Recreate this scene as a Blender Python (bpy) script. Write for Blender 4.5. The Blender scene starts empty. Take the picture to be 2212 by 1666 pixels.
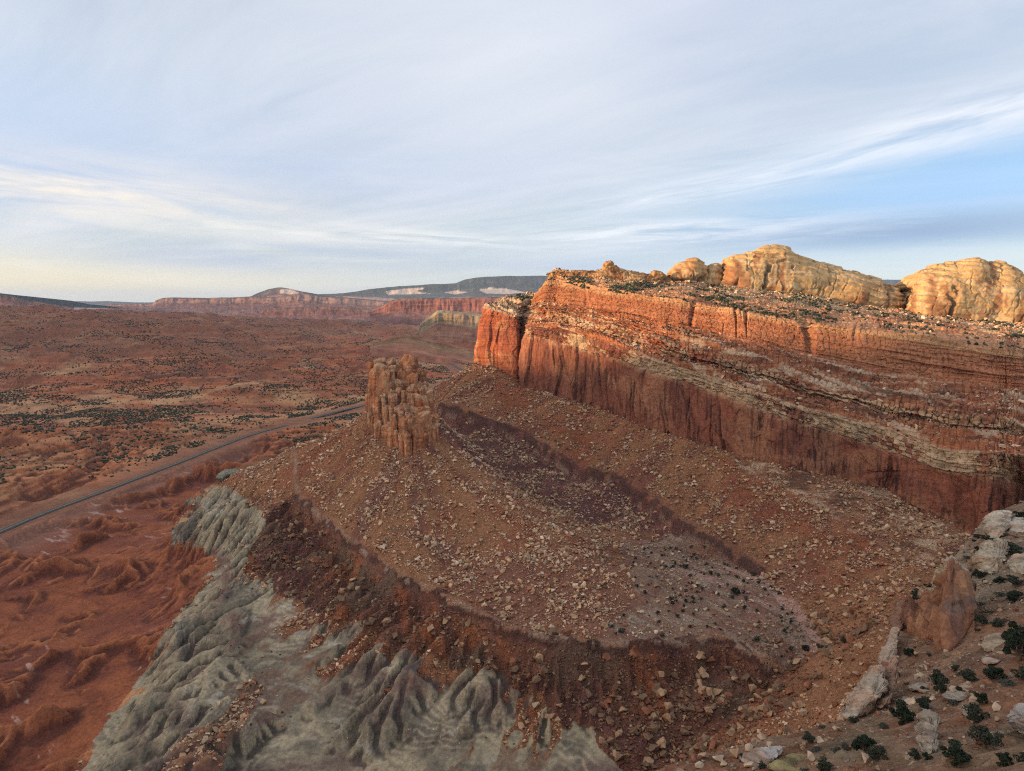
ERO = 9; DENO = False; CAMP = (0, 0, 0)
EXPO = 0.58; SUNE = 5.6; SKYG = 1.0; CLG = .87; HAZE = 1.5e-5; SHZ = 0.0; GLOW = 11.5
import bpy, math, time
import numpy as np
from mathutils import Vector
from mathutils.geometry import delaunay_2d_cdt

T0 = time.time()
def log(*a): print('[%.1fs]' % (time.time() - T0), *a, flush=True)
F = np.float32
Q = 1.0                       # mesh density of the terrain
ZC = 250.0                    # eye height above the valley road
scn = bpy.context.scene
col = scn.collection

# ------------------------------------------------------------------ object bookkeeping
def tag(o, label=None, cat=None, group=None, kind=None):
    if label: o['label'] = label
    if cat: o['category'] = cat
    if group: o['group'] = group
    if kind: o['kind'] = kind
    return o

def mesh_obj(name, V, Fc, mat, color=None, smooth=True, parent=None, quads=None, attrs=None):
    """V (n,3) in eye-relative metres; Fc (m,k) index array of one face size, or a list of such arrays."""
    me = bpy.data.meshes.new(name)
    V = np.asarray(V, dtype=F)
    Fl = Fc if isinstance(Fc, list) else [Fc]
    Fl = [np.asarray(f, dtype=np.int32) for f in Fl if len(f)]
    nl = sum(f.size for f in Fl); nf = sum(len(f) for f in Fl)
    me.vertices.add(len(V)); me.loops.add(nl); me.polygons.add(nf)
    me.vertices.foreach_set('co', V.ravel())
    me.loops.foreach_set('vertex_index', np.concatenate([f.ravel() for f in Fl]))
    st = []; s = 0
    for f in Fl:
        st.append(s + np.arange(len(f), dtype=np.int32) * f.shape[1]); s += f.size
    me.polygons.foreach_set('loop_start', np.concatenate(st))
    me.update(calc_edges=True)
    me.polygons.foreach_set('use_smooth', np.full(nf, smooth, dtype=bool))
    if color is not None:
        a = me.color_attributes.new('tint', 'FLOAT_COLOR', 'POINT')
        c = np.ones((len(V), 4), dtype=F); c[:, :3] = color
        a.data.foreach_set('color', c.ravel())
    if attrs:
        for k, v in attrs.items():
            a = me.attributes.new(k, 'FLOAT', 'POINT'); a.data.foreach_set('value', np.asarray(v, dtype=F).ravel())
    me.materials.append(mat)
    o = bpy.data.objects.new(name, me); col.objects.link(o)
    if parent: o.parent = parent
    return o

def grid_faces(nu, nv, wrap=False, keep=None):
    """quads of a (nu,nv) grid flattened row-major with index i*nv+j."""
    i = np.arange(nu if wrap else nu - 1)[:, None]; j = np.arange(nv - 1)[None, :]
    i2 = (i + 1) % nu
    q = np.stack([i * nv + j, i2 * nv + j, i2 * nv + j + 1, i * nv + j + 1], -1).reshape(-1, 4)
    if keep is not None: q = q[keep.reshape(-1)]
    return q.astype(np.int32)

# ------------------------------------------------------------------ noise
_tabs = {}
def _tab(seed):
    if seed not in _tabs: _tabs[seed] = (np.random.RandomState(seed).rand(256, 256) * 2 - 1).astype(F)
    return _tabs[seed]
def vn(x, y, seed=0):
    t = _tab(seed).ravel()
    xi = np.floor(x); yi = np.floor(y)
    fx = (x - xi).astype(F); fy = (y - yi).astype(F)
    fx = fx * fx * fx * (fx * (fx * 6 - 15) + 10); fy = fy * fy * fy * (fy * (fy * 6 - 15) + 10)
    x0 = (xi.astype(np.int32) & 255) << 8; y0 = yi.astype(np.int32) & 255
    x1 = (x0 + 256) & 65535; y1 = (y0 + 1) & 255
    a = t.take(x0 | y0); b = t.take(x1 | y0); c = t.take(x0 | y1); d = t.take(x1 | y1)
    return a + (b - a) * fx + (c - a) * fy + (a - b - c + d) * fx * fy
def fbm(x, y, sc, octv=5, seed=0, gain=0.5, ridged=False, sy=None):
    x = np.asarray(x, dtype=np.float64) / sc; y = np.asarray(y, dtype=np.float64) / (sy or sc)
    r = np.zeros(np.broadcast(x, y).shape, dtype=F); amp = 1.0; tot = 0
    for k in range(octv):
        n = vn(x + 17.3 * k, y - 9.1 * k, seed + k)
        if ridged: n = 1 - 2 * np.abs(n)
        r += amp * n; tot += amp; amp *= gain
        x, y = (x * 0.8 - y * 0.6) * 2.03, (x * 0.6 + y * 0.8) * 2.03
    return r / tot
def fbs(x, y, sx, sy, octv=4, seed=0, gain=0.5, ridged=False):
    """anisotropic: octaves keep their axes."""
    x = np.asarray(x, dtype=np.float64) / sx; y = np.asarray(y, dtype=np.float64) / sy
    r = np.zeros(np.broadcast(x, y).shape, dtype=F); amp = 1.0; tot = 0
    for k in range(octv):
        n = vn(x + 31.7 * k, y + 13.9 * k, seed + k)
        if ridged: n = 1 - 2 * np.abs(n)
        r += amp * n; tot += amp; amp *= gain; x = x * 2.1; y = y * 2.1
    return r / tot
def cells(x, y, sc, seed=0):
    """Worley: (distance to nearest, second-nearest minus nearest, cell random)."""
    x = np.asarray(x, dtype=np.float64) / sc; y = np.asarray(y, dtype=np.float64) / sc
    xi = np.floor(x); yi = np.floor(y)
    ta = _tab(seed + 501); tb = _tab(seed + 502); tc = _tab(seed + 503)
    d1 = np.full(x.shape, 9., F); d2 = np.full(x.shape, 9., F); rc = np.zeros(x.shape, F)
    for a in (-1, 0, 1):
        for b in (-1, 0, 1):
            cx = (xi + a).astype(np.int64) & 255; cy = (yi + b).astype(np.int64) & 255
            dx = xi + a + .5 + .45 * ta[cx, cy] - x; dy = yi + b + .5 + .45 * tb[cx, cy] - y
            d = np.sqrt(dx * dx + dy * dy).astype(F)
            near = d < d1
            d2 = np.where(near, d1, np.minimum(d2, d)); rc = np.where(near, tc[cx, cy], rc); d1 = np.where(near, d, d1)
    return d1, d2 - d1, rc
def sstep(a, b, x):
    t = np.clip((x - a) / (b - a), 0, 1); return t * t * (3 - 2 * t)
def lerp(a, b, t): return a + (b - a) * t
def mixc(c, d, m):
    m = np.clip(m, 0, 1)[..., None]; return c * (1 - m) + np.asarray(d, F) * m
def blur(a, n):
    n = int(n)
    if n < 1: return a
    for ax in (0, 1):
        for _ in range(2):
            p = np.pad(a, [(n + 1, n) if k == ax else (0, 0) for k in (0, 1)], mode='edge')
            c = np.cumsum(p, axis=ax, dtype=np.float64)
            L = a.shape[ax]
            a = ((np.take(c, np.arange(2 * n + 1, 2 * n + 1 + L), ax) - np.take(c, np.arange(0, L), ax)) / (2 * n + 1)).astype(F)
    return a

# ------------------------------------------------------------------ the survey: sight lines from the view point to real positions
FL, CU, CV, PITCH = 1523.0, 1106.0, 833.0, math.atan(178 / 1523.0)
cp, sp = math.cos(PITCH), math.sin(PITCH)
def ray(u, v):
    u = np.asarray(u, float); v = np.asarray(v, float)
    a = -(v - CV)
    return np.stack([u - CU, FL * cp + a * sp, a * cp - FL * sp], -1)
def at(u, v, y):
    r = ray(u, v); return r * (np.asarray(y, float) / r[..., 1])[..., None]
def atz(u, v, z):
    r = ray(u, v); return r * (np.asarray(z, float) / r[..., 2])[..., None]
def proj(x, y, z):
    f = y * cp - z * sp; w = y * sp + z * cp
    f = np.where(f < 1e-3, 1e-3, f)
    return CU + x / f * FL, CV - w / f * FL
def inpoly(u, v, poly):
    r = np.zeros(u.shape, bool); n = len(poly)
    for i in range(n):
        x1, y1 = poly[i]; x2, y2 = poly[(i + 1) % n]
        if y1 == y2: continue
        c = ((v >= min(y1, y2)) & (v < max(y1, y2)))
        r ^= c & (u < (x2 - x1) * (v - y1) / (y2 - y1) + x1)
    return r
def seg_dist(x, y, line):
    """distance to a polyline and the parameter (in vertices) of the nearest point"""
    d = np.full(x.shape, 1e9, F); t = np.zeros(x.shape, F)
    for i in range(len(line) - 1):
        ax, ay = line[i][:2]; bx, by = line[i + 1][:2]
        L = (bx - ax) ** 2 + (by - ay) ** 2 + 1e-9
        s = np.clip(((x - ax) * (bx - ax) + (y - ay) * (by - ay)) / L, 0, 1)
        dd = np.sqrt((x - ax - s * (bx - ax)) ** 2 + (y - ay - s * (by - ay)) ** 2)
        m = dd < d; d = np.where(m, dd, d).astype(F); t = np.where(m, i + s, t).astype(F)
    return d, t
# ------------------------------------------------------------------ surveyed ground: break lines and spot heights
def L(*pts): return [tuple(at(*p)) for p in pts]
def LZ(*pts): return [tuple(atz(*p)) for p in pts]
hard = []; soft = []; spots = []
# foot ring of the butte
butte_ring = L((795, 890, 650), (812, 930, 636), (842, 948, 628), (868, 966, 621), (905, 972, 618), (926, 951, 626), (948, 941, 640)) + [(-68, 672, -112), (-100, 690, -104), (-135, 682, -100)]
soft.append(butte_ring + [butte_ring[0]])
spots.append((-100, 655, -108))
# crest of the bench (ledge) above the badlands
LEDGE = L((635, 968, 680), (640, 1010, 640), (640, 1060, 611), (700, 1120, 561), (775, 1180, 515), (860, 1240, 470), (1000, 1300, 433), (1080, 1345, 408), (1180, 1370, 395),
          (1270, 1385, 390), (1400, 1385, 394), (1560, 1372, 405), (1660, 1430, 385))
def rough_line(ln, step, amp, seed):
    r = np.random.RandomState(seed); o = []
    for i in range(len(ln) - 1):
        a = np.array(ln[i]); b = np.array(ln[i + 1]); n = max(int(np.hypot(*(b - a)[:2]) / step), 1); t = (b - a)[:2]; t = t / (np.hypot(*t) + 1e-6)
        for k in range(n):
            p = a + (b - a) * k / n; w = r.uniform(-amp, amp) if (k or i) else 0
            o.append((p[0] - t[1] * w, p[1] + t[0] * w, p[2] + r.uniform(-.6, .6)))
    o.append(tuple(ln[-1])); return o
LEDGE_S = LEDGE
LEDGE = rough_line(LEDGE, 9, 2.2, 15)
hard.append(LEDGE)
def offs(line, dx, dy, dz):
    return [(p[0] + dx, p[1] + dy, p[2] + dz) for p in line]
foot = []
for k, p in enumerate(LEDGE):
    a = LEDGE[max(k - 1, 0)]; b = LEDGE[min(k + 1, len(LEDGE) - 1)]
    tx, ty = b[0] - a[0], b[1] - a[1]; n = math.hypot(tx, ty)
    h = (3.5 if p[1] > 620 else 6.5) + 2.5 * math.sin(k * 1.7) * math.sin(k * .6)
    foot.append((p[0] + ty / n * 3.6, p[1] - tx / n * 3.6, p[2] - h))
hard.append(foot)
# left silhouette of the talus cone and its far side
soft.append(L((795, 890, 650), (740, 915, 660), (690, 940, 672), (635, 965, 682), (560, 1000, 700), (500, 1025, 715), (455, 1050, 715), (400, 1090, 705)))
soft.append([(-190, 800, -215), (-260, 790, -232), (-340, 790, -246), (-380, 740, -247)])
spots += [(-120, 760, -185), (-60, 760, -160), (-20, 720, -150)]
# grey badlands: boundary with the red ones, spurs and gullies
soft.append(L((400, 1090, 705), (375, 1150, 640), (385, 1178, 615), (460, 1195, 585), (470, 1230, 560), (420, 1290, 515), (355, 1370, 470), (320, 1440, 435), (250, 1540, 400), (150, 1666, 355)))
soft.append(LZ((560, 1270, -209), (520, 1340, -216), (470, 1420, -223), (430, 1500, -228), (330, 1600, -236), (200, 1666, -245)))
soft.append(LZ((585, 1300, -216), (605, 1390, -228), (640, 1450, -236), (625, 1540, -246), (622, 1666, -252)))
soft.append(LZ((560, 1490, -226), (500, 1560, -224), (440, 1620, -221), (420, 1666, -221)))
soft.append(LZ((720, 1330, -203), (730, 1420, -219), (760, 1520, -232), (770, 1600, -240), (800, 1690, -248)))
soft.append(LZ((860, 1400, -206), (850, 1480, -218), (870, 1570, -231), (880, 1690, -243)))
soft.append(LZ((790, 1400, -214), (800, 1480, -229), (790, 1560, -240)))
soft.append(LZ((1000, 1480, -216), (1010, 1560, -228), (1060, 1640, -238), (1080, 1700, -243)))
soft.append(LZ((940, 1470, -220), (935, 1560, -234), (950, 1640, -244)))
soft.append(LZ((1190, 1500, -213), (1170, 1570, -226), (1190, 1640, -236), (1230, 1700, -243)))
soft.append(LZ((1320, 1520, -216), (1340, 1590, -228), (1290, 1660, -240)))
soft.append(LZ((530, 1130, -187), (540, 1200, -198), (560, 1270, -209)))
spots += [tuple(p) for p in atz([700, 760, 980, 1120, 1300, 1450], [1230, 1300, 1400, 1440, 1450, 1450], [-196, -203, -207, -208, -209, -212])]
# red badlands and the road
ROADL = LZ((-420, 1330, -250), (-260, 1262, -250), (-120, 1202, -250), (0, 1150, -250), (100, 1108, -250), (200, 1071, -250), (300, 1033, -250), (400, 995, -250), (460, 971, -250), (550, 938, -250), (650, 911, -250), (700, 897, -250), (750, 884.5, -250), (800, 873, -250), (840, 864, -250))
soft.append([p for p in ROADL if p[1] < 1600])
spots += [tuple(p) for p in atz([30, 120, 220, 320, 30, 150, 260, 60, 30, 200, 120, 380], [1250, 1220, 1250, 1170, 1380, 1400, 1370, 1500, 1620, 1500, 1600, 1260], [-248, -243, -246, -244, -240, -247, -250, -246, -256, -256, -254, -250])]
spots += [(-500, 300, -262), (-300, 260, -262), (-120, 280, -256), (0, 300, -246), (40, 300, -238), (-900, 100, -262), (-900, 500, -255), (-300, 60, -262), (-60, 150, -235), (0, 60, -160)]
# the draw between butte and cliff: upper ledge, floor, plain and wash
LEDGE2_S = L((950, 870, 800), (1010, 890, 780), (1090, 915, 752), (1200, 985, 705), (1260, 1012, 680), (1330, 1035, 650), (1345, 1055, 640), (1400, 1078, 612), (1480, 1130, 560), (1560, 1185, 528), (1650, 1250, 497))
LEDGE2 = rough_line(LEDGE2_S, 9, 1.8, 25)
hard.append(LEDGE2)
foot = []
for k, p in enumerate(LEDGE2):
    a = LEDGE2[max(k - 1, 0)]; b = LEDGE2[min(k + 1, len(LEDGE2) - 1)]
    tx, ty = b[0] - a[0], b[1] - a[1]; n = math.hypot(tx, ty)
    h = 14 + 3 * math.sin(k * 1.1) * math.sin(k * .37 + 1); h *= .35 if abs(p[1] - 645) < 14 or p[1] < 505 else 1
    foot.append((p[0] + ty / n * 3.6, p[1] - tx / n * 3.6, p[2] - h))
hard.append(foot)
soft.append(L((955, 940, 740), (1000, 942, 715), (1070, 1010, 665), (1130, 1075, 620), (1220, 1130, 575), (1330, 1180, 538), (1450, 1230, 505)))
soft.append(L((948, 941, 640), (975, 960, 635), (1060, 1030, 598), (1100, 1100, 545), (1200, 1200, 480), (1300, 1250, 462), (1400, 1300, 443)))
spots += L((1000, 1150, 520), (1150, 1300, 433), (900, 1100, 545), (800, 1050, 585), (720, 1020, 620), (1050, 1230, 468), (1500, 1330, 428), (1600, 1290, 455), (1250, 1330, 425), (900, 1180, 505))
WASH = L((1560, 1215, 512), (1640, 1250, 478), (1700, 1310, 443), (1740, 1350, 420), (1768, 1400, 398), (1700, 1455, 378), (1660, 1480, 370), (1600, 1530, 357), (1560, 1560, 352), (1500, 1600, 345), (1430, 1640, 336), (1370, 1690, 328))
soft.append(WASH)
WASH2 = L((1450, 1230, 505), (1540, 1250, 480), (1640, 1290, 452), (1700, 1330, 432))
# foot of the great wall
BASE = L((1012, 800, 905), (1025, 783, 902), (1075, 795, 885), (1128, 836, 850), (1300, 885, 760), (1400, 925, 705), (1550, 970, 645), (1700, 1010, 600), (1900, 1050, 590), (2000, 1100, 560), (2100, 1160, 520), (2300, 1230, 480), (2700, 1300, 430))
soft.append(BASE)
soft.append([(p[0] + 25, p[1] + 25, p[2] - 14) for p in BASE[2:]])
soft.append(L((1012, 797, 905), (930, 833, 862), (905, 850, 845)))
spots += [(-120, 980, -165), (-40, 1010, -130), (-190, 960, -215), (60, 1050, -190), (-250, 900, -246), (-180, 850, -190), (-110, 830, -128)]
spots += L((1070, 850, 835), (1000, 850, 830), (1800, 1100, 545), (1900, 1150, 510), (1650, 1150, 535), (1700, 1200, 505), (1800, 1300, 430), (1900, 1250, 450), (2050, 1190, 462), (1950, 1290, 400), (2020, 1200, 430), (1850, 1400, 365), (1750, 1480, 345), (1650, 1540, 330), (1550, 1620, 322), (1500, 1660, 315))
spots += [(100, 275, -206), (130, 290, -200), (170, 315, -190), (60, 250, -215)]
# the near spur on the right: edge and the ground behind it
EDGE = L((1290, 1700, 146), (1480, 1640, 150), (1640, 1597, 152), (1740, 1580, 160), (1786, 1567, 165), (1828, 1548, 173), (1866, 1497, 190), (1903, 1433, 214), (1940, 1354, 244), (1966, 1325, 256), (2040, 1225, 288), (2090, 1165, 330), (2130, 1112, 362))
EDGE += [(300, 395, -112), (360, 420, -112), (480, 430, -116)]
hard.append(EDGE)
foot = []
for k, p in enumerate(EDGE):
    a = EDGE[max(k - 1, 0)]; b = EDGE[min(k + 1, len(EDGE) - 1)]
    tx, ty = b[0] - a[0], b[1] - a[1]; n = math.hypot(tx, ty)
    foot.append((p[0] - ty / n * 20, p[1] + tx / n * 20, p[2] - 58))
soft.append(foot)
spots += L((2100, 1600, 110), (2212, 1666, 78), (2212, 1500, 130), (2212, 1300, 215), (2212, 1200, 275), (2000, 1500, 150), (1900, 1600, 128), (1750, 1620, 132), (1750, 1666, 118), (2150, 1400, 172), (1960, 1420, 203), (2060, 1440, 186), (2400, 1600, 90), (2400, 1400, 150), (2400, 1200, 240), (2212, 1085, 365), (2500, 1080, 360))
spots += [(60, 100, -78), (110, 95, -66), (40, 60, -50), (90, 50, -40), (10, 100, -110), (300, 60, -60), (500, 200, -90), (700, 300, -110), (30, 25, -30), (-10, 60, -90)]
# valley floor and frame
for x in range(-1150, 1000, 230):
    for y in (1010, 1150, 1300, 1450, 1650):
        if x < -330 or (y > 1200): spots.append((x, y, -250 + 6 * math.sin(x * .013 + y * .02)))
spots += [(-1150, 20, -262), (-1150, 800, -250), (-700, 850, -249), (-500, 900, -250), (1000, 20, -120), (1000, 600, -200), (1000, 900, -230), (1000, 300, -130), (0, 20, -60), (600, 700, -200), (600, 900, -230), (300, 1000, -220)]

def tin(lines, pts, x0, x1, y0, y1, step):
    P = []; E = []
    for ln in lines:
        closed = len(ln) > 2 and ln[0] == ln[-1]
        b = len(P); body = ln[:-1] if closed else ln
        P += list(body); E += [(b + i, b + i + 1) for i in range(len(body) - 1)]
        if closed: E.append((b + len(body) - 1, b))
    P += list(pts)
    v2, e, f, ov, oe, of = delaunay_2d_cdt([Vector(p[:2]) for p in P], E, [], 0, 0.5)
    zz = np.array([p[2] for p in P]); xy = np.array([p[:2] for p in P])
    Z = []
    for i, v in enumerate(v2):
        if ov[i]: Z.append(zz[ov[i][0]])
        else:
            d = (xy[:, 0] - v[0]) ** 2 + (xy[:, 1] - v[1]) ** 2; k = np.argsort(d)[:3]; w = 1 / (d[k] + 1)
            Z.append((zz[k] * w).sum() / w.sum())
    nx = int((x1 - x0) / step) + 1; ny = int((y1 - y0) / step) + 1
    H = np.full((nx, ny), np.nan, F)
    for tr in f:
        for q in range(1, len(tr) - 1):
            a, b, c = tr[0], tr[q], tr[q + 1]
            A, B, C_ = v2[a], v2[b], v2[c]
            ix0 = max(int(math.floor((min(A[0], B[0], C_[0]) - x0) / step)), 0); ix1 = min(int(math.ceil((max(A[0], B[0], C_[0]) - x0) / step)), nx - 1)
            iy0 = max(int(math.floor((min(A[1], B[1], C_[1]) - y0) / step)), 0); iy1 = min(int(math.ceil((max(A[1], B[1], C_[1]) - y0) / step)), ny - 1)
            if ix1 < ix0 or iy1 < iy0: continue
            gx, gy = np.meshgrid(x0 + step * np.arange(ix0, ix1 + 1), y0 + step * np.arange(iy0, iy1 + 1), indexing='ij')
            D = (B[0] - A[0]) * (C_[1] - A[1]) - (C_[0] - A[0]) * (B[1] - A[1])
            if abs(D) < 1e-6: continue
            s = ((gx - A[0]) * (C_[1] - A[1]) - (C_[0] - A[0]) * (gy - A[1])) / D
            t = ((B[0] - A[0]) * (gy - A[1]) - (gx - A[0]) * (B[1] - A[1])) / D
            m = (s >= -1e-4) & (t >= -1e-4) & (s + t <= 1.0002)
            z = Z[a] + s * (Z[b] - Z[a]) + t * (Z[c] - Z[a])
            sub = H[ix0:ix1 + 1, iy0:iy1 + 1]; sub[m] = z[m]
    if np.isnan(H).any():
        bad = np.isnan(H); H[bad] = np.nanmean(H)
    return H

NX0, NX1, NY0, NY1, NS = -1100.0, 950.0, 24.0, 1560.0, 1.6
H0 = tin(hard + soft, spots, NX0, NX1, NY0, NY1, NS)
log('near tin', H0.shape, H0.min(), H0.max())
GX, GY = np.meshgrid(NX0 + NS * np.arange(H0.shape[0]), NY0 + NS * np.arange(H0.shape[1]), indexing='ij')
GX = GX.astype(F); GY = GY.astype(F)
dh = np.full(H0.shape, 1e9, F)
for ln in (LEDGE, LEDGE2, EDGE):
    d, _ = seg_dist(GX, GY, ln); dh = np.minimum(dh, d)
dB, _ = seg_dist(GX, GY, BASE); dRb, _ = seg_dist(GX, GY, butte_ring + [butte_ring[0]])
dhh = np.minimum(dh, np.minimum(dB, dRb))
Hs = blur(H0, 9); Hm = blur(H0, 3)
w1 = sstep(5, 26, dhh); w2 = sstep(1, 7, dhh)
H = H0 * (1 - w2) + (Hm * (1 - w1) + Hs * w1) * w2
U0, V0 = proj(GX, GY, H)
dROAD, tROAD = seg_dist(GX, GY, ROADL)
log('blur')

# polygons of the different ground (traced on the survey lines above, then fixed to the ground)
P_GREY = [(470, 1045), (430, 1075), (372, 1140), (388, 1178), (455, 1190), (470, 1230), (415, 1290), (352, 1370), (318, 1440), (270, 1510), (210, 1590), (150, 1672), (150, 1800), (1500, 1800), (1330, 1640), (1260, 1560), (1200, 1530), (1130, 1490), (1060, 1450), (980, 1440), (930, 1420), (860, 1420), (800, 1370), (740, 1350), (660, 1330), (600, 1280), (545, 1250), (530, 1200), (570, 1130), (545, 1080)]
P_RED = [(-400, 1140), (0, 1160), (300, 1045), (560, 945), (640, 955), (470, 1030), (430, 1075), (372, 1140), (388, 1178), (455, 1190), (470, 1230), (415, 1290), (352, 1370), (318, 1440), (270, 1510), (210, 1590), (150, 1672), (150, 1900), (-600, 1900)]
P_PLAIN = [(1330, 1175), (1450, 1150), (1560, 1190), (1640, 1240), (1700, 1300), (1800, 1400), (1690, 1440), (1560, 1365), (1400, 1380), (1290, 1370), (1380, 1290)]
P_BELOW = [(640, 1062), (700, 1122), (775, 1182), (860, 1242), (1000, 1302), (1080, 1347), (1180, 1372), (1270, 1387), (1400, 1387), (1560, 1374), (1660, 1432), (1700, 1460), (1560, 1570), (1430, 1650), (1300, 1700), (1200, 1540), (1130, 1490), (1060, 1450), (980, 1440), (930, 1420), (860, 1420), (800, 1370), (740, 1350), (660, 1330), (600, 1280), (545, 1250), (530, 1200), (570, 1130)]
def mask(u, v, poly, jit=14, seed=3, sc=60, x=None, y=None):
    ju = fbm(x, y, sc * .5, 4, seed) * jit; jv = fbm(x, y, sc * .5, 4, seed + 40) * jit
    return inpoly(u + ju, v + jv, poly)
gB = mask(U0, V0, P_GREY, 22, 5, 60, GX, GY) & (GY > 200); rB = inpoly(U0, V0, P_RED) & (GY > 120); bB = inpoly(U0, V0, P_BELOW) & (GY > 280)
spur = (GX * .97 - GY * .03 > 0) & (GY < 430) & (H > -150)
valley = (H < -238) & (GY > 640) & ~rB
bad = blur((gB | rB | bB).astype(F), 4)
# relief before erosion
n1 = fbm(GX, GY, 70, 5, 11); n2 = fbm(GX, GY, 28, 4, 21, ridged=True)
spurm = blur(spur.astype(F), 3)
rBf = blur(rB.astype(F), 6); vf = blur(valley.astype(F), 8); roadf = sstep(9, 60, dROAD)
H += (1 - spurm) * (n1 * 3.0 + n2 * .5 + fbm(GX, GY, 14, 3, 25) * .8) * w2 * roadf * (1 - bad * .6)
def vg(n): return 1 - (1 - np.clip(np.abs(n) * 1.35, 0, 1)) ** 1.5          # rounded ridges parted by V-shaped gullies
wx = GX + fbm(GX, GY, 60, 3, 33) * 26; wy = GY + fbm(GX, GY, 60, 3, 34) * 26
def rmf(x, y, sc, seed, octv=5, gain=2.0):
    # ridged multifractal: sharp branching crests, detail grows towards them
    x = x / sc; y = y / sc; r = 0; w = 1.0; a = 1.0; tot = 0
    for k in range(octv):
        n = (1 - np.abs(vn(x + 7.7 * k, y - 3.1 * k, seed + k))) ** 2 * w; w = np.clip(n * gain, 0, 1); r = r + n * a; tot += a; a *= .52
        x, y = (x * .8 - y * .6) * 2.07, (x * .6 + y * .8) * 2.07
    return (r / tot).astype(F)
rm_ = rmf(wx, wy, 105, 811)
H += rBf * roadf * (rm_ * 34 + rmf(wx, wy, 38, 871, 4) * 17 - 6 + vg(vn(wx / 9, wy / 9, 35)) * 1.6 * (.3 + rm_) + fbm(GX, GY, 190, 2, 36) * 6 - 20)
gBf = blur(gB.astype(F), 4)
gm_ = rmf((wx + 40), (wy - 20) * .8, 80, 831)
H += gBf * (gm_ * 13 + vg(vn(wx / 22, wy / 30, 39)) * 2.5 + vg(vn(wx / 9, wy / 12, 40)) * .5 - 7)
H += vf * sstep(25, 130, dROAD) * (rmf(wx, wy, 230, 861) * 44 - 16 + vg(vn(wx / 90, wy / 90, 54)) * 8 + vg(vn(wx / 38, wy / 38, 55)) * 6 + vg(vn(wx / 15, wy / 15, 56)) * 2 - 7)
H += spurm * (fbm(GX, GY, 22, 4, 61) * 2.2) * w2
bBf = blur(bB.astype(F), 4); gBf = blur(gB.astype(F), 4)
dl0, tl0 = seg_dist(GX, GY, LEDGE_S)                                         # spurs and gullies that run straight down from the bench
cumL = np.concatenate([[0], np.cumsum([math.hypot(b[0] - a[0], b[1] - a[1]) for a, b in zip(LEDGE_S[:-1], LEDGE_S[1:])])])
sL = np.interp(tl0.ravel(), np.arange(len(cumL)), cumL).reshape(H.shape).astype(F)
sl2 = sL + fbm(GX, GY, 45, 3, 73) * 16
amp_ = np.maximum(bBf, gBf)
below_side = 1.0
H += amp_ * sstep(3, 60, dl0) * (vg(vn(sl2 / 34, dl0 / 240, 71)) * 7 - 3) + amp_ * sstep(3, 30, dl0) * (vg(vn((sl2 + dl0 * .2) / 14, dl0 / 110, 72)) * 2.4 - 1.3) + amp_ * sstep(4, 16, dl0) * (vg(vn(sl2 / 5.5, dl0 / 50, 74)) * 1.1 - .6)
rst = (1 - spurm) * (1 - bad) * (H > -235)
angB = np.arctan2(GY - 650, GX + 100); dB2, tB2 = seg_dist(GX, GY, BASE)
rgt = sstep(0, 30, (GX - 10) + (GY - 560) * .55)
H += rst * w2 * ((1 - rgt) * fbs(angB * 60, np.hypot(GX + 100, GY - 650), 6, 160, 3, 75, ridged=True) + rgt * fbs(tB2 * 60, dB2, 8, 130, 3, 76, ridged=True)) * .7
H += rst * w2 * ((1 - rgt) * fbs(angB * 60 + fbm(GX, GY, 50, 2, 77) * 8, np.hypot(GX + 100, GY - 650), 17, 260, 2, 78) * sstep(28, 80, np.hypot(GX + 100, GY - 650)) * 4.5 + rgt * fbs(tB2 * 60 + fbm(GX, GY, 50, 2, 79) * 8, dB2, 22, 200, 2, 80) * 4.5 * sstep(8, 40, dB2))

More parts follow.
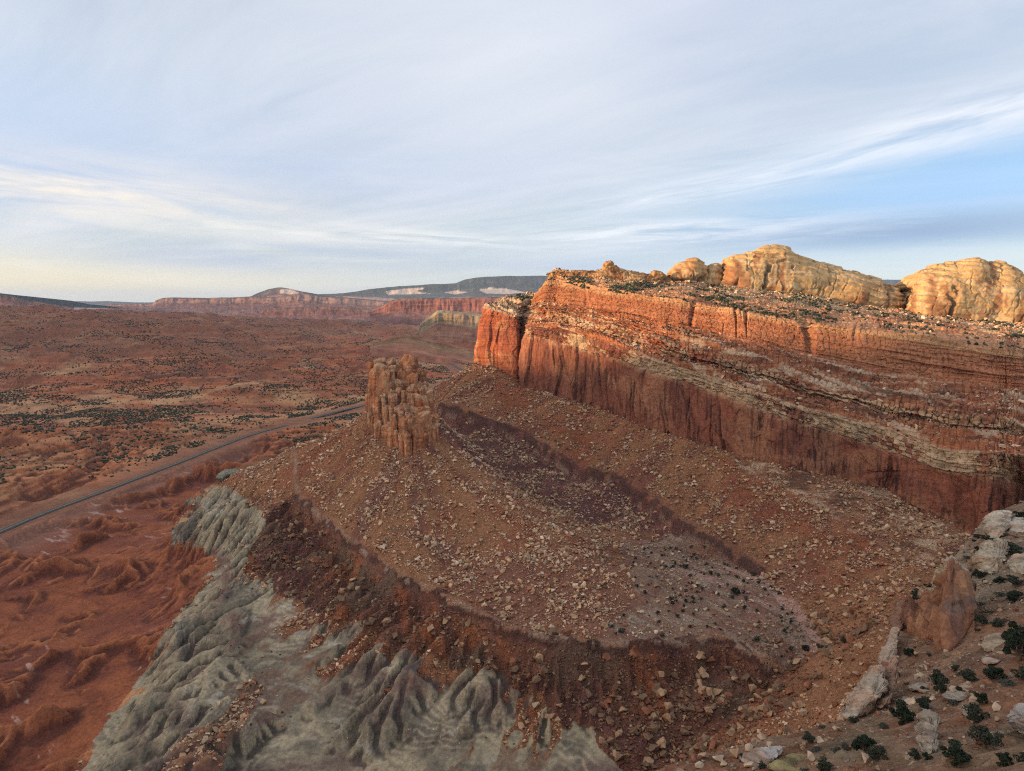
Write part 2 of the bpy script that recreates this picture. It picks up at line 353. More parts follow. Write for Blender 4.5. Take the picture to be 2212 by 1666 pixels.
# rain: many droplets at once carve the rills and gullies
def erode(H, step, n, rounds, life, seed, ks, kd, mask_):
    rs = np.random.RandomState(seed); nx, ny = H.shape; Hf = H.astype(np.float64).ravel(); Kf = ks.ravel()
    cand = np.flatnonzero(mask_.ravel())
    for r in range(rounds):
        c = cand[rs.randint(0, len(cand), n)]
        px = (c // ny) + rs.rand(n); py = (c % ny) + rs.rand(n)
        dx = np.zeros(n); dy = np.zeros(n); sed = np.zeros(n); w = np.ones(n); vel = np.ones(n); alive = np.ones(n, bool)
        for s in range(life):
            ix = px.astype(np.int64); iy = py.astype(np.int64)
            ok = alive & (ix > 1) & (iy > 1) & (ix < nx - 3) & (iy < ny - 3)
            if not ok.any(): break
            px, py, dx, dy, sed, w, vel = px[ok], py[ok], dx[ok], dy[ok], sed[ok], w[ok], vel[ok]
            ix, iy = ix[ok], iy[ok]; alive = np.ones(len(px), bool)
            fx = px - ix; fy = py - iy; b = ix * ny + iy
            h00 = Hf[b]; h10 = Hf[b + ny]; h01 = Hf[b + 1]; h11 = Hf[b + ny + 1]
            gx = (h10 - h00) * (1 - fy) + (h11 - h01) * fy; gy = (h01 - h00) * (1 - fx) + (h11 - h10) * fx
            h = h00 * (1 - fx) * (1 - fy) + h10 * fx * (1 - fy) + h01 * (1 - fx) * fy + h11 * fx * fy
            dx = dx * .25 - gx * .75; dy = dy * .25 - gy * .75
            l = np.sqrt(dx * dx + dy * dy) + 1e-9; dx /= l; dy /= l
            qx = px + dx; qy = py + dy
            jx = np.clip(qx.astype(np.int64), 0, nx - 2); jy = np.clip(qy.astype(np.int64), 0, ny - 2); gx2 = qx - jx; gy2 = qy - jy; c2 = jx * ny + jy
            hn = Hf[c2] * (1 - gx2) * (1 - gy2) + Hf[c2 + ny] * gx2 * (1 - gy2) + Hf[c2 + 1] * (1 - gx2) * gy2 + Hf[c2 + ny + 1] * gx2 * gy2
            dhh_ = hn - h
            cap = np.maximum(-dhh_, .01) * vel * w * 3.0
            k = Kf[b]
            up = dhh_ > 0
            dep = np.where(up, np.minimum(dhh_, sed), np.where(sed > cap, (sed - cap) * kd, -np.minimum((cap - sed) * .3 * k, np.maximum(-dhh_, 0) * .5)))
            sed = sed - dep
            idx = np.concatenate([b, b + ny, b + 1, b + ny + 1])
            wts = np.concatenate([dep * (1 - fx) * (1 - fy), dep * fx * (1 - fy), dep * (1 - fx) * fy, dep * fx * fy])
            Hf += np.clip(np.bincount(idx, wts, minlength=Hf.size), -.12, .08)
            vel = np.sqrt(np.maximum(vel * vel * .9 - dhh_ * .6, .05)); w *= .985
            px, py = qx, qy
    return Hf.reshape(nx, ny).astype(F)
x_lo, x_hi, y_lo, y_hi = int((-620 - NX0) / NS), int((420 - NX0) / NS), int((250 - NY0) / NS), int((1100 - NY0) / NS)
sub = np.s_[x_lo:x_hi, y_lo:y_hi]
ks = (0.015 + .75 * bad - .15 * rBf + .25 * vf)[sub] * sstep(6, 26, np.minimum(dhh, dROAD))[sub]
He = erode(H[sub], NS, 60000, ERO, 46, 7, ks, .08, (np.maximum(bad, .0) > .3)[sub] | (np.random.RandomState(5).rand(*ks.shape) < .12))
H[sub] = He * .65 + blur(He, 1) * .35
log('eroded')

# sharp lines drawn into the ground: washes, gullies, the road bed
def carve(line, width, depth, seed=90):
    global H
    ln = [(p[0], p[1]) for p in line]
    jx = fbm(GX, GY, 26, 3, seed) * 7; jy = fbm(GX, GY, 26, 3, seed + 7) * 7
    d, t = seg_dist(GX + jx, GY + jy, ln)
    H -= depth * (1 - sstep(width * .25, width, d)) * sstep(0, .6, t) 
carve(WASH[1:5], 7, 1.6); carve(WASH[4:], 13, 5.0); carve(WASH2, 6, 1.4)
VG = [LZ((215, 925, -247), (225, 965, -249), (205, 990, -251), (200, 1022, -252), (150, 1050, -252), (60, 1085, -253)),
      LZ((640, 800, -245), (600, 845, -248), (575, 885, -250), (560, 905, -250), (590, 925, -250)),
      LZ((290, 975, -250), (400, 955, -250), (480, 935, -250), (560, 925, -250)),
      LZ((0, 880, -247), (90, 893, -247), (180, 885, -247), (215, 925, -247)), LZ((420, 800, -247), (480, 830, -247), (540, 850, -247), (580, 880, -248))]
for k, g in enumerate(VG): carve(g, [26, 26, 8, 9, 14][k], [14, 14, 4, 5, 8][k], 95 + k)

rw = 1 - sstep(8, 34, dROAD)
H = H * (1 - rw) + (-250.0) * rw
H -= 0.8 * (sstep(7.5, 9.5, dROAD) - sstep(12, 16, dROAD))
# terraces in the valley and on the spur
def terrace(h, st, sharp, n):
    q = h / st + n; f = q - np.floor(q)
    return (np.floor(q) + sstep(.5 - sharp, .5 + sharp, f) - n) * st
tv = terrace(H, 5.0, .16, fbm(GX, GY, 120, 3, 131) * .8)
H = H * (1 - vf * .75 * roadf) + tv * vf * .75 * roadf
ts = terrace(H + (GX * .02), 3.2, .2, fbm(GX, GY, 40, 3, 141) * .6) - GX * .02
H = H * (1 - spurm * .4) + ts * spurm * .4
log('near ground done')

# ------------------------------------------------------------------ far ground
FX0, FX1, FY0, FY1, FS = -9000.0, 5200.0, 1300.0, 12500.0, 20.0
fsp = []
def FP(*pts):
    for u, v, y in pts: fsp.append(tuple(at(u, v, y)))
FP((0, 820, 2150), (0, 762, 2700), (0, 705, 3300), (0, 668, 4000), (-200, 664, 4200), (100, 668, 4200), (200, 670, 4300), (300, 675, 4600), (430, 682, 5000), (560, 690, 6200), (-300, 700, 3300), (-300, 800, 2150),
   (150, 720, 3150), (300, 722, 3150), (450, 724, 3200), (100, 760, 2600), (60, 712, 3250))
fsp += [(-1500, 1300, -250), (-600, 1300, -250), (0, 1300, -250), (1500, 1300, -250), (5200, 1300, -200), (-9000, 1300, -150), (-3200, 1800, -215), (-1150, 2600, -240), (-800, 3400, -242), (-300, 4300, -248), (0, 6000, -238),
        (-1500, 7500, -215), (-3500, 7600, -215), (-3800, 5600, -190), (-6000, 5200, -120), (-9000, 5200, -60), (-9000, 12500, -170), (-3500, 12500, -170), (0, 12500, -150), (5200, 12500, -150), (5200, 6000, -220), (1500, 4000, -240), (-500, 8500, -225), (-300, 2793, -250), (-750, 4425, -250), (-355, 1748, -250), (-900, 1700, -248), (-1500, 2050, -238)]
FH = tin([], fsp, FX0, FX1, FY0, FY1, FS); FH = blur(FH, 9)
FGX, FGY = np.meshgrid(FX0 + FS * np.arange(FH.shape[0]), FY0 + FS * np.arange(FH.shape[1]), indexing='ij')
ROADF = LZ((800, 873, -250), (860, 862, -250), (930, 838, -250), (985, 793, -250), (960, 780, -250), (930, 766, -250), (905, 756, -250), (875, 747, -250), (850, 742, -250), (838, 735, -250))
ROADF[1:3] = [(-225, 2080, -250), (-152, 2420, -250)]
dRF, _ = seg_dist(FGX.astype(F), FGY.astype(F), ROADF)
rm = 1 - sstep(20, 220, dRF)
FH = FH * (1 - rm) + (-250) * rm
FH += (1 - rm) * sstep(1350, 2000, FGY) * (rmf(FGX + fbm(FGX, FGY, 200, 2, 203) * 60, FGY, 330, 851) * 58 + vg(vn(FGX / 95, FGY / 95, 206)) * 9 - 30 + fbm(FGX, FGY, 620, 5, 201, ridged=True) * 20 + fbm(FGX, FGY, 2200, 3, 211) * 14)
log('far ground')

def bil(A, x, y, x0, y0, st):
    gx = np.clip((x - x0) / st, 0, A.shape[0] - 1.001); gy = np.clip((y - y0) / st, 0, A.shape[1] - 1.001)
    ix = gx.astype(np.int64); iy = gy.astype(np.int64); fx = (gx - ix).astype(F); fy = (gy - iy).astype(F)
    return A[ix, iy] * (1 - fx) * (1 - fy) + A[ix + 1, iy] * fx * (1 - fy) + A[ix, iy + 1] * (1 - fx) * fy + A[ix + 1, iy + 1] * fx * fy
def height(x, y):
    x = np.asarray(x, dtype=np.float64); y = np.asarray(y, dtype=np.float64)
    wn = (1 - sstep(1330, 1500, y)) * sstep(NX0 + 10, NX0 + 120, x) * (1 - sstep(NX1 - 90, NX1 - 10, x))
    near = bil(H, x, y, NX0, NY0, NS); far = bil(FH, x, np.maximum(y, FY0), FX0, FY0, FS)
    return near * wn + far * (1 - wn)
def gmask(A, x, y, dflt=0):
    inside = (x > NX0) & (x < NX1) & (y > NY0) & (y < NY1 - 60)
    return np.where(inside, bil(A, x, y, NX0, NY0, NS), dflt)
# ------------------------------------------------------------------ materials
def new_mat(name):
    m = bpy.data.materials.new(name); m.use_nodes = True
    nt = m.node_tree; nt.nodes.clear()
    out = nt.nodes.new('ShaderNodeOutputMaterial'); b = nt.nodes.new('ShaderNodeBsdfPrincipled')
    b.inputs['Roughness'].default_value = .95; b.inputs['Specular IOR Level'].default_value = .15
    nt.links.new(b.outputs[0], out.inputs[0])
    return m, nt, b
def N(nt, t, **kw):
    n = nt.nodes.new(t)
    for k, v in kw.items():
        if hasattr(n, k): setattr(n, k, v)
        else: n.inputs[k.replace('_', ' ')].default_value = v
    return n
def math_(nt, op, a, b=None, c=None):
    n = nt.nodes.new('ShaderNodeMath'); n.operation = op
    for i, q in enumerate((a, b, c)):
        if q is None: continue
        if isinstance(q, (int, float)): n.inputs[i].default_value = q
        else: nt.links.new(q, n.inputs[i])
    return n.outputs[0]
def mrange(nt, x, a, b, c, d):
    n = nt.nodes.new('ShaderNodeMapRange'); nt.links.new(x, n.inputs[0])
    for i, q in enumerate((a, b, c, d)): n.inputs[1 + i].default_value = q
    return n.outputs[0]
def noise_n(nt, vec, scale, detail=6, rough=.55, dim='3D'):
    n = nt.nodes.new('ShaderNodeTexNoise'); n.inputs['Scale'].default_value = scale; n.inputs['Detail'].default_value = detail; n.inputs['Roughness'].default_value = rough
    nt.links.new(vec, n.inputs['Vector']); return n.outputs['Fac']
def scaled(nt, vec, s):
    n = nt.nodes.new('ShaderNodeMapping'); n.inputs['Scale'].default_value = s; nt.links.new(vec, n.inputs['Vector']); return n.outputs[0]
def vmul(nt, colsock, fac):
    n = nt.nodes.new('ShaderNodeVectorMath'); n.operation = 'SCALE'; nt.links.new(colsock, n.inputs[0]); nt.links.new(fac, n.inputs['Scale']); return n.outputs[0]
def rock_mat(name, s1=.35, s2=.06, var=.35, bump=.6, bdist=1.2, stones=0.0, stone_size=1.6, strata=0.0, streak=0.0, alb=1.0):
    """tint attribute (the rock's own colour per bed / zone), broken up with noise, stones, bedding and varnish streaks"""
    m, nt, b = new_mat(name)
    at_ = N(nt, 'ShaderNodeAttribute', attribute_name='tint'); tc = N(nt, 'ShaderNodeTexCoord'); P = tc.outputs['Object']
    f1 = noise_n(nt, P, s1, 8, .62); f2 = noise_n(nt, P, s2, 6, .6)
    v = math_(nt, 'ADD', mrange(nt, f1, .28, .72, -var, var), mrange(nt, f2, .3, .7, -var * .6, var * .6))
    hgt = f1
    if stones:
        ra = N(nt, 'ShaderNodeAttribute', attribute_name='rubble')
        tot = None
        for k, sz in enumerate((stone_size, stone_size * .45)):
            vo = nt.nodes.new('ShaderNodeTexVoronoi'); vo.inputs['Scale'].default_value = 1 / sz; nt.links.new(P, vo.inputs['Vector'])
            vo.inputs['Randomness'].default_value = 1
            sep = nt.nodes.new('ShaderNodeSeparateColor'); nt.links.new(vo.outputs['Color'], sep.inputs[0])
            isst = mrange(nt, sep.outputs[0], .45, .6, 0, 1)                      # only some cells are stones
            body = mrange(nt, vo.outputs['Distance'], .32, .55, 1, 0)
            st = math_(nt, 'MULTIPLY', math_(nt, 'MULTIPLY', isst, body), ra.outputs['Fac'])
            val = math_(nt, 'MULTIPLY', st, mrange(nt, sep.outputs[1], 0, 1, -.15, .85))
            v = math_(nt, 'ADD', v, math_(nt, 'MULTIPLY', val, stones))
            hgt = math_(nt, 'ADD', hgt, math_(nt, 'MULTIPLY', st, 1.6 * (.6 if k else 1)))
    if strata:
        sv = scaled(nt, P, (.012, .012, .55)); f3 = noise_n(nt, sv, 1.0, 5, .6)
        fade = 1.0
        if streak:
            va0 = N(nt, 'ShaderNodeAttribute', attribute_name='varnish'); fade = mrange(nt, va0.outputs['Fac'], .2, 1, 1, .15)
        v = math_(nt, 'ADD', v, math_(nt, 'MULTIPLY', mrange(nt, f3, .35, .65, -strata, strata), fade)); hgt = math_(nt, 'ADD', hgt, math_(nt, 'MULTIPLY', math_(nt, 'MULTIPLY', f3, 1.5), fade))
    colr = vmul(nt, at_.outputs['Color'], math_(nt, 'MULTIPLY', math_(nt, 'MAXIMUM', math_(nt, 'ADD', v, 1.0), .12), alb))
    if streak:
        sv = scaled(nt, P, (.30, .30, .022)); f4 = noise_n(nt, sv, 1.0, 5, .65)
        big = noise_n(nt, P, .022, 3, .5)
        va = N(nt, 'ShaderNodeAttribute', attribute_name='varnish')
        k = math_(nt, 'MULTIPLY', math_(nt, 'MULTIPLY', mrange(nt, f4, .48, .62, 0, 1), mrange(nt, big, .42, .6, .15, 1)), va.outputs['Fac'])
        mx = nt.nodes.new('ShaderNodeMix'); mx.data_type = 'RGBA'; nt.links.new(math_(nt, 'MULTIPLY', k, streak), mx.inputs[0]); nt.links.new(colr, mx.inputs[6]); mx.inputs[7].default_value = (.065, .028, .022, 1)
        colr = mx.outputs[2]
    nt.links.new(colr, b.inputs['Base Color'])
    bp = nt.nodes.new('ShaderNodeBump'); bp.inputs['Strength'].default_value = bump; bp.inputs['Distance'].default_value = bdist
    nt.links.new(hgt, bp.inputs['Height']); nt.links.new(bp.outputs[0], b.inputs['Normal'])
    return m
M = {}
M['ground'] = rock_mat('ground_soil_and_scree', .45, .05, .34, .95, 1.2, stones=1.9, stone_size=2.0, alb=.86)
M['cliff'] = rock_mat('red_sandstone_cliff', .30, .05, .34, .9, 1.8, strata=.2, streak=.85, alb=.86)
M['dome'] = rock_mat('golden_sandstone', .16, .03, .26, .7, 1.2, strata=.16, streak=.4, alb=.86)
M['butte'] = rock_mat('butte_sandstone', .6, .10, .34, .9, .8, strata=.14, streak=.6, alb=1.0)
M['far'] = rock_mat('distant_mesa_rock', .012, .0022, .3, .8, 30, strata=0, alb=.8)
M['stone'] = rock_mat('boulder_sandstone', 1.2, .3, .25, .5, .3, alb=.97)
def flat_mat(name, colr, var=.3, sc=2.0, rough=.9, bump=0.3, bd=.05):
    m, nt, b = new_mat(name); tc = N(nt, 'ShaderNodeTexCoord')
    f = noise_n(nt, tc.outputs['Object'], sc, 6, .6)
    rgb = nt.nodes.new('ShaderNodeRGB'); rgb.outputs[0].default_value = (*colr, 1)
    nt.links.new(vmul(nt, rgb.outputs[0], mrange(nt, f, .3, .7, 1 - var, 1 + var)), b.inputs['Base Color']); b.inputs['Roughness'].default_value = rough
    bp = nt.nodes.new('ShaderNodeBump'); bp.inputs['Strength'].default_value = bump; bp.inputs['Distance'].default_value = bd
    nt.links.new(f, bp.inputs['Height']); nt.links.new(bp.outputs[0], b.inputs['Normal'])
    return m
M['asphalt'] = flat_mat('asphalt', (.085, .078, .072), .2, .3)
M['line'] = flat_mat('road_paint', (.5, .45, .3), .2, .5)
M['leaf'] = flat_mat('juniper_foliage', (.020, .030, .016), .45, 1.2)
M['leaf_b'] = flat_mat('juniper_foliage_grey', (.036, .044, .028), .45, 1.2)
M['sage'] = flat_mat('sagebrush_foliage', (.06, .065, .05), .35, 1.5)
M['bark'] = flat_mat('juniper_bark', (.14, .095, .07), .35, 6)
M['bush_far'] = flat_mat('shrub_foliage', (.034, .040, .024), .4, .2)
# ------------------------------------------------------------------ ground surface
P_DRAW = [(950, 872), (1010, 892), (1090, 918), (1200, 988), (1330, 1040), (1345, 1060), (1400, 1082), (1480, 1134), (1560, 1190), (1480, 1178), (1400, 1150), (1330, 1138), (1250, 1128), (1190, 1098), (1130, 1065), (1075, 1030), (1020, 995), (975, 955), (945, 930)]
P_BED = [(1560, 985), (1640, 990), (1700, 1005), (1900, 1045), (2000, 1090), (2110, 1160), (2100, 1215), (2000, 1215), (1900, 1180), (1790, 1115), (1700, 1060), (1620, 1030)]
_fields = {}
def plain_f(u, v): return np.zeros(u.shape, F)
def near_dist(key, x, y, line):
    """distance to a surveyed line, read from a grid once computed (with the position along it)"""
    if key not in _fields:
        _fields[key] = seg_dist(GX, GY, line)
    a, b = _fields[key]
    return gmask(a, x, y, 999), gmask(b, x, y, 0)
C_TAN = (.36, .205, .105); C_BROWN = (.27, .13, .075); C_RED = (.30, .095, .045); C_ORANGE = (.40, .13, .05); C_MAROON = (.155, .065, .055)
C_GREY = (.44, .36, .235); C_PURP = (.20, .145, .125); C_PALE = (.50, .38, .25); C_SAND = (.33, .155, .085); C_OLIVE = (.25, .19, .105)
def ground_tint(x, y, z, slope):
    u, v = proj(x, y, z)
    n = lambda sc, s, o=4, **k: fbm(x, y, sc, o, s, **k)
    a = n(60, 301); b = n(18, 311); c3 = n(6, 321); a2 = n(140, 331)
    # valley red plain
    colr = mixc(np.broadcast_to(np.asarray(C_RED, F) * np.array([1.2, 1.3, 1.25], F), x.shape + (3,)).copy(), (.26, .11, .06), sstep(-.3, .4, a2))
    far_t = n(300, 341, 5, ridged=True)
    colr = mixc(colr, (.46, .30, .17), sstep(.08, .4, n(150, 351, 5)) * .75)                   # buff ground
    colr = mixc(colr, (.155, .065, .045), sstep(.1, .5, n(90, 361, 5)) * .6)
    colr = mixc(colr, (.15, .06, .04), sstep(.30, .8, slope) * .75)  # steep ground darkened in the colour, in place of shade
    dist = np.sqrt(x * x + y * y); cv = gmask(CURV6, x, y); colr = mixc(colr, (.42, .17, .08), sstep(.2, 1.6, -cv) * .6); colr = mixc(colr, (.12, .055, .04), sstep(.2, 1.5, cv) * .65)  # painted light on the crests, painted shade in the hollows
    led = fbs(z * 1.0 + n(140, 355) * 4, (x + y) * .01, 3.2, 6, 4, 357); colr = mixc(colr, (.44, .26, .15), sstep(.15, .35, led) * .45 * (dist < 5000)); colr = mixc(colr, (.12, .05, .035), sstep(.15, .35, -led) * .5 * (dist < 5000))
    dist = np.sqrt(x * x + y * y)
    # farther valley: more shrub cover, browner
    dcover = sstep(1500, 5000, dist)
    colr = mixc(colr, (.15, .10, .06), dcover * sstep(-.15, .35, n(240, 371, 5)) * .45)
    colr = mixc(colr, (.27, .11, .065), dcover * .4)
    hill = (x < -1100) & (z > -200)
    colr = mixc(colr, (.17, .085, .055), hill * .4)
    colr = colr * np.array((1.25, 1.12, .98), F)
    colr = mixc(colr, (.25, .22, .15), sstep(4800, 7000, dist) * sstep(-.1, .3, n(420, 381, 5)) * .7)
    # roadside flats
    dr, _t = near_dist('road', x, y, ROADL); fy_ = y > 1280
    if fy_.any(): dr = dr.copy(); dr[fy_] = np.minimum(dr[fy_], np.minimum(seg_dist(x[fy_], y[fy_], ROADF)[0], seg_dist(x[fy_], y[fy_], ROADL[-6:])[0]))
    colr = mixc(colr, (.27, .12, .07), (1 - sstep(10, 70, dr)) * .9)
    colr = mixc(colr, (.30, .14, .08), (1 - sstep(9, 14, dr)) * .6)
    near = y < 1500
    P_ = lambda poly, jit, s, sc=60: mask(u, v, poly, jit, s, sc, x, y)
    # talus and bench: everything near that is neither valley nor badlands
    tal = near & (z > -236) & (x > -420) & (y > 250) & ~P_(P_RED, 6, 401)
    dtc = np.sqrt((x + 100) ** 2 + (y - 650) ** 2); ang = np.arctan2(y - 650, x + 100)
    dbb, tbb = near_dist('base', x, y, BASE)
    rightside = sstep(0, 30, (x - 10) + (y - 560) * .55)
    st_c = fbs(ang * 60 + n(35, 405) * 7, dtc, 6, 70, 5, 411); st_r = fbs(tbb * 60 + n(35, 406) * 7, dbb, 8, 60, 5, 421)
    stk = st_c * (1 - rightside) + st_r * rightside
    t = mixc(np.broadcast_to(np.asarray(C_TAN, F) * .92, x.shape + (3,)).copy(), (.29, .13, .07), sstep(-.2, .45, stk + a * .6))
    t = mixc(t, (.21, .105, .075), sstep(.12, .42, stk - a * .4 + .1 * b) * .8)
    t = mixc(t, (.235, .165, .13), sstep(.3, .55, st_c * .9 - b * .3) * .5 * (1 - rightside) * (dtc < 190))
    t = t * np.array((.90, .74, .72), F)
    t = mixc(t, (.25, .08, .04), rightside * sstep(.05, .35, n(55, 431)) * .75)
    # foot of the draw: purple-brown
    draw = (1 - sstep(14 + 14 * a, 46 + 22 * a, near_dist('draw', x, y, [(p[0] - 14, p[1] - 22) for p in LEDGE2_S])[0]))
    draw = np.maximum(draw * .35, P_(P_DRAW, 12, 443, 24).astype(F)) * near
    t = mixc(t, (.115, .052, .047), draw * .92); t = mixc(t, (.19, .085, .07), draw * sstep(.1, .35, fbs(tbb * 60, dbb, 9, 40, 4, 444)) * .7)
    t = mixc(t, (.30, .11, .08), draw * sstep(.1, .4, b) * .5)
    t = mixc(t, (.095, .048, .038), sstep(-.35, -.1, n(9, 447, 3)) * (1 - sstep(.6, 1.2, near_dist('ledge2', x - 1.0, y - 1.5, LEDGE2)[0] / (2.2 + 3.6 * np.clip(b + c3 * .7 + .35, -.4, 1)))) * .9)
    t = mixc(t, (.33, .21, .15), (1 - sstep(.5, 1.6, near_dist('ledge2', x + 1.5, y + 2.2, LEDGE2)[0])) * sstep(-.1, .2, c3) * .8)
    low = sstep(-.1, .3, a) * near
    plain = P_(P_PLAIN, 26, 441)
    t = mixc(t, (.25, .165, .12), plain * .75); t = mixc(t, (.22, .105, .07), plain * sstep(-.1, .3, b + a * .5) * .75); t = mixc(t, (.34, .27, .2), plain * sstep(.1, .35, fbs(x * .8 + y * .6, y * .8 - x * .6, 5, 16, 4, 445)) * .6)
    mid = P_([(930, 1255), (1100, 1200), (1300, 1180), (1400, 1300), (1290, 1372), (1180, 1368), (1080, 1345)], 30, 451)
    t = mixc(t, (.25, .115, .075), mid * .75)
    wash, tw = near_dist('wash', x + b * 4, y + c3 * 3, WASH); wash2, _t = near_dist('wash2', x + b * 3, y, WASH2)
    t = mixc(t, (.40, .24, .19), (1 - sstep(2.0, 5.5, wash)) * (tw < 4.6) * .9); t = mixc(t, (.36, .22, .18), (1 - sstep(1.5, 4, wash2)) * .8)
    # bedrock beds at the foot of the wall on the right
    bed = P_(P_BED, 12, 455, 30); bl_ = fbs(z * 1.0 + (x + y) * .10, x - y, 3.0, 26, 4, 457)
    t = mixc(t, (.26, .13, .075), bed * .8); t = mixc(t, (.48, .34, .22), bed * sstep(.16, .34, bl_ + b * .3) * .75); t = mixc(t, (.12, .06, .04), bed * sstep(.05, .2, -bl_) * .8); t = mixc(t, (.36, .15, .075), bed * sstep(.1, .3, n(26, 458)) * .5)
    # steep face below the bench
    below = P_(P_BELOW, 30, 461, 30)
    be = mixc(np.broadcast_to(np.asarray((.22, .095, .06), F), x.shape + (3,)).copy(), C_ORANGE, sstep(.1, .5, fbs(x + y * .3, y - x * .3, 16, 60, 4, 471)) * .75)
    be = mixc(be, C_MAROON, sstep(.0, .45, n(34, 481)) * .8)
    be = mixc(be, (.18, .12, .08), sstep(.1, .4, n(26, 491)) * .7) * .8  # last factor darkens the whole face, for the deeper shade down here
    t = t * (1 - below[..., None]) + be * below[..., None]
    dl, _t = near_dist('ledge', x, y, LEDGE)
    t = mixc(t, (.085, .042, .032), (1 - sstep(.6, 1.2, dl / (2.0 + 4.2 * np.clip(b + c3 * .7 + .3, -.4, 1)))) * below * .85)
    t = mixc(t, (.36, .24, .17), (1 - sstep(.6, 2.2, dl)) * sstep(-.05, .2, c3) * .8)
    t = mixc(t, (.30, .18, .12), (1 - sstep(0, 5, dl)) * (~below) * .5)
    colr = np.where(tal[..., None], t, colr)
    # red badlands
    crs = gmask(CURV6, x, y)
    red = P_(P_RED, 6, 401) & near & (y > 100)
    r = mixc(np.broadcast_to(np.asarray((.33, .105, .045), F), x.shape + (3,)).copy(), (.24, .075, .042), sstep(-.15, .4, n(40, 501)))
    bed = fbs(z * 1.0 + n(90, 511) * 3, x * .01, 2.2, 8, 4, 521)
    r = mixc(r, (.19, .055, .032), sstep(.1, .5, bed) * .6)
    r = mixc(r, (.62, .42, .34), sstep(.34, .46, fbs(x * .6 + y * .8, y * .6 - x * .8, 5, 26, 4, 531)) * sstep(.0, .3, n(70, 541)) * .75)
    r = mixc(r, (.19, .06, .035), sstep(.1, 1.6, crs) * .7); r = mixc(r, (.42, .14, .055), sstep(.2, 1.8, -crs) * .7)  # gullies tinted dark as shade, crests tinted bright as light
    c0 = gmask(CURV, x, y); r = mixc(r, (.10, .034, .024), sstep(.04, .5, c0) * .75); r = mixc(r, (.46, .17, .075), sstep(.08, .6, -c0) * .5); r = mixc(r, (.16, .05, .03), sstep(.4, 1.1, slope) * .5)  # fine rills and steep sides get painted shade too
    r = mixc(r, (.30, .16, .11), (1 - sstep(20, 90, dr)) * .6)
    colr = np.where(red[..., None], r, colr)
    # grey-green badlands
    grey = P_(P_GREY, 34, 5, 34) & near & (y > 200)
    _dl0, _t0 = near_dist('ledges', x, y, LEDGE_S); _sl = np.interp(_t0.ravel(), np.arange(len(cumL)), cumL).reshape(x.shape) + a * 14
    _tg = fbs(_sl, _dl0, 15, 130, 4, 465); grey = grey & ~((_dl0 < 34 + 110 * _tg) & (_dl0 < 72) & (z > -239) & (x > -175)); tong = grey & (_tg > .12) & (_dl0 < 120) & (x > -175)
    g = mixc(np.broadcast_to(np.asarray(C_GREY, F), x.shape + (3,)).copy(), (.24, .20, .14), sstep(.0, .45, n(30, 551)))
    g = mixc(g, (.38, .32, .21), sstep(.0, .4, n(24, 561)) * .6)
    zz = z + n(60, 571) * 5
    g = mixc(g, (.20, .10, .085), np.exp(-((zz + 216) / 4.5) ** 2) * sstep(-.35, .15, n(45, 581)) * .95)
    g = mixc(g, (.15, .085, .08), np.exp(-((zz + 232) / 2.6) ** 2) * sstep(-.05, .3, n(38, 591)) * .8)
    g = mixc(g, (.13, .12, .10), sstep(.25, .5, n(26, 601)) * .7)
    g = mixc(g, np.asarray(C_GREY) * .55, (1 - sstep(0, .5, gmask(vgm, x, y, 1))) * .5)  # hollows tinted darker, as shade
    g = mixc(g, (.55, .52, .44), sstep(.30, .42, fbs(zz, x * .2, 1.3, 9, 3, 611)) * sstep(.05, .3, n(34, 621)) * .6)
    fr = np.zeros_like(u)
    for uu, vv, rr in ((870, 1270, 26), (700, 1290, 30)):
        fr = np.maximum(fr, 0)
    cap = P_([(540, 1470), (500, 1530), (440, 1570), (370, 1620), (330, 1700), (470, 1700), (500, 1600), (530, 1560), (580, 1490)], 14, 631) & (z > -234)
    g = mixc(g, (.34, .15, .07), cap * .85)
    rip = np.sin((z + n(25, 607) * 2.5) * (2 * np.pi / 1.5)); g = mixc(g, np.asarray(C_GREY) * 1.35, sstep(.2, .8, rip) * sstep(-.05, .3, n(30, 609)) * .4); g = mixc(g, (.19, .15, .12), sstep(.2, .8, -rip) * sstep(-.05, .3, n(30, 609)) * .4)
    g = mixc(g, (.24, .14, .09), tong * sstep(-.1, .3, c3 + .2) * .7)
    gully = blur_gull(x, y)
    g = mixc(g, (.085, .07, .055), gully * .85); g = mixc(g, (.16, .09, .085), sstep(.1, .4, fbs(zz, x * .1, 4.5, 30, 3, 615)) * sstep(-.05, .3, n(50, 617)) * .6); g = g * .86  # shade painted into the gullies; last factor darkens the zone likewise
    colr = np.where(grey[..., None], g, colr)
    # the spur
    sp_ = gmask(spurm, x, y) > .5
    s = mixc(np.broadcast_to(np.asarray(C_SAND, F), x.shape + (3,)).copy(), (.27, .19, .11), sstep(-.05, .3, n(22, 641)) * .9)
    rock = sstep(.10, .28, n(15, 651)) + sstep(.3, .7, slope) * .8
    far_sp = sstep(190, 290, y)
    s = mixc(s, (.46, .37, .26), np.clip(rock * .8 + far_sp * .35, 0, 1) * (.3 + .5 * far_sp))
    s = mixc(s, (.36, .17, .085), sstep(.2, .5, n(12, 661)) * (1 - far_sp) * .6); s = mixc(s, (.14, .075, .045), sstep(.1, .4, n(7, 663)) * .5) * .68  # last factor puts the deep shade of the near ground into the colour
    spside = gmask(spurm, x, y - 0) * 0
    colr = np.where(sp_[..., None], s, colr)
    side = (gmask(dEf, x, y, 99) < 24) & ~sp_ & (z > -200) & (y < 420) & (x > 20)
    colr = np.where(side[..., None], mixc(np.broadcast_to(np.asarray((.34, .17, .09), F), x.shape + (3,)).copy(), (.2, .1, .06), sstep(0, .4, c3)), colr)
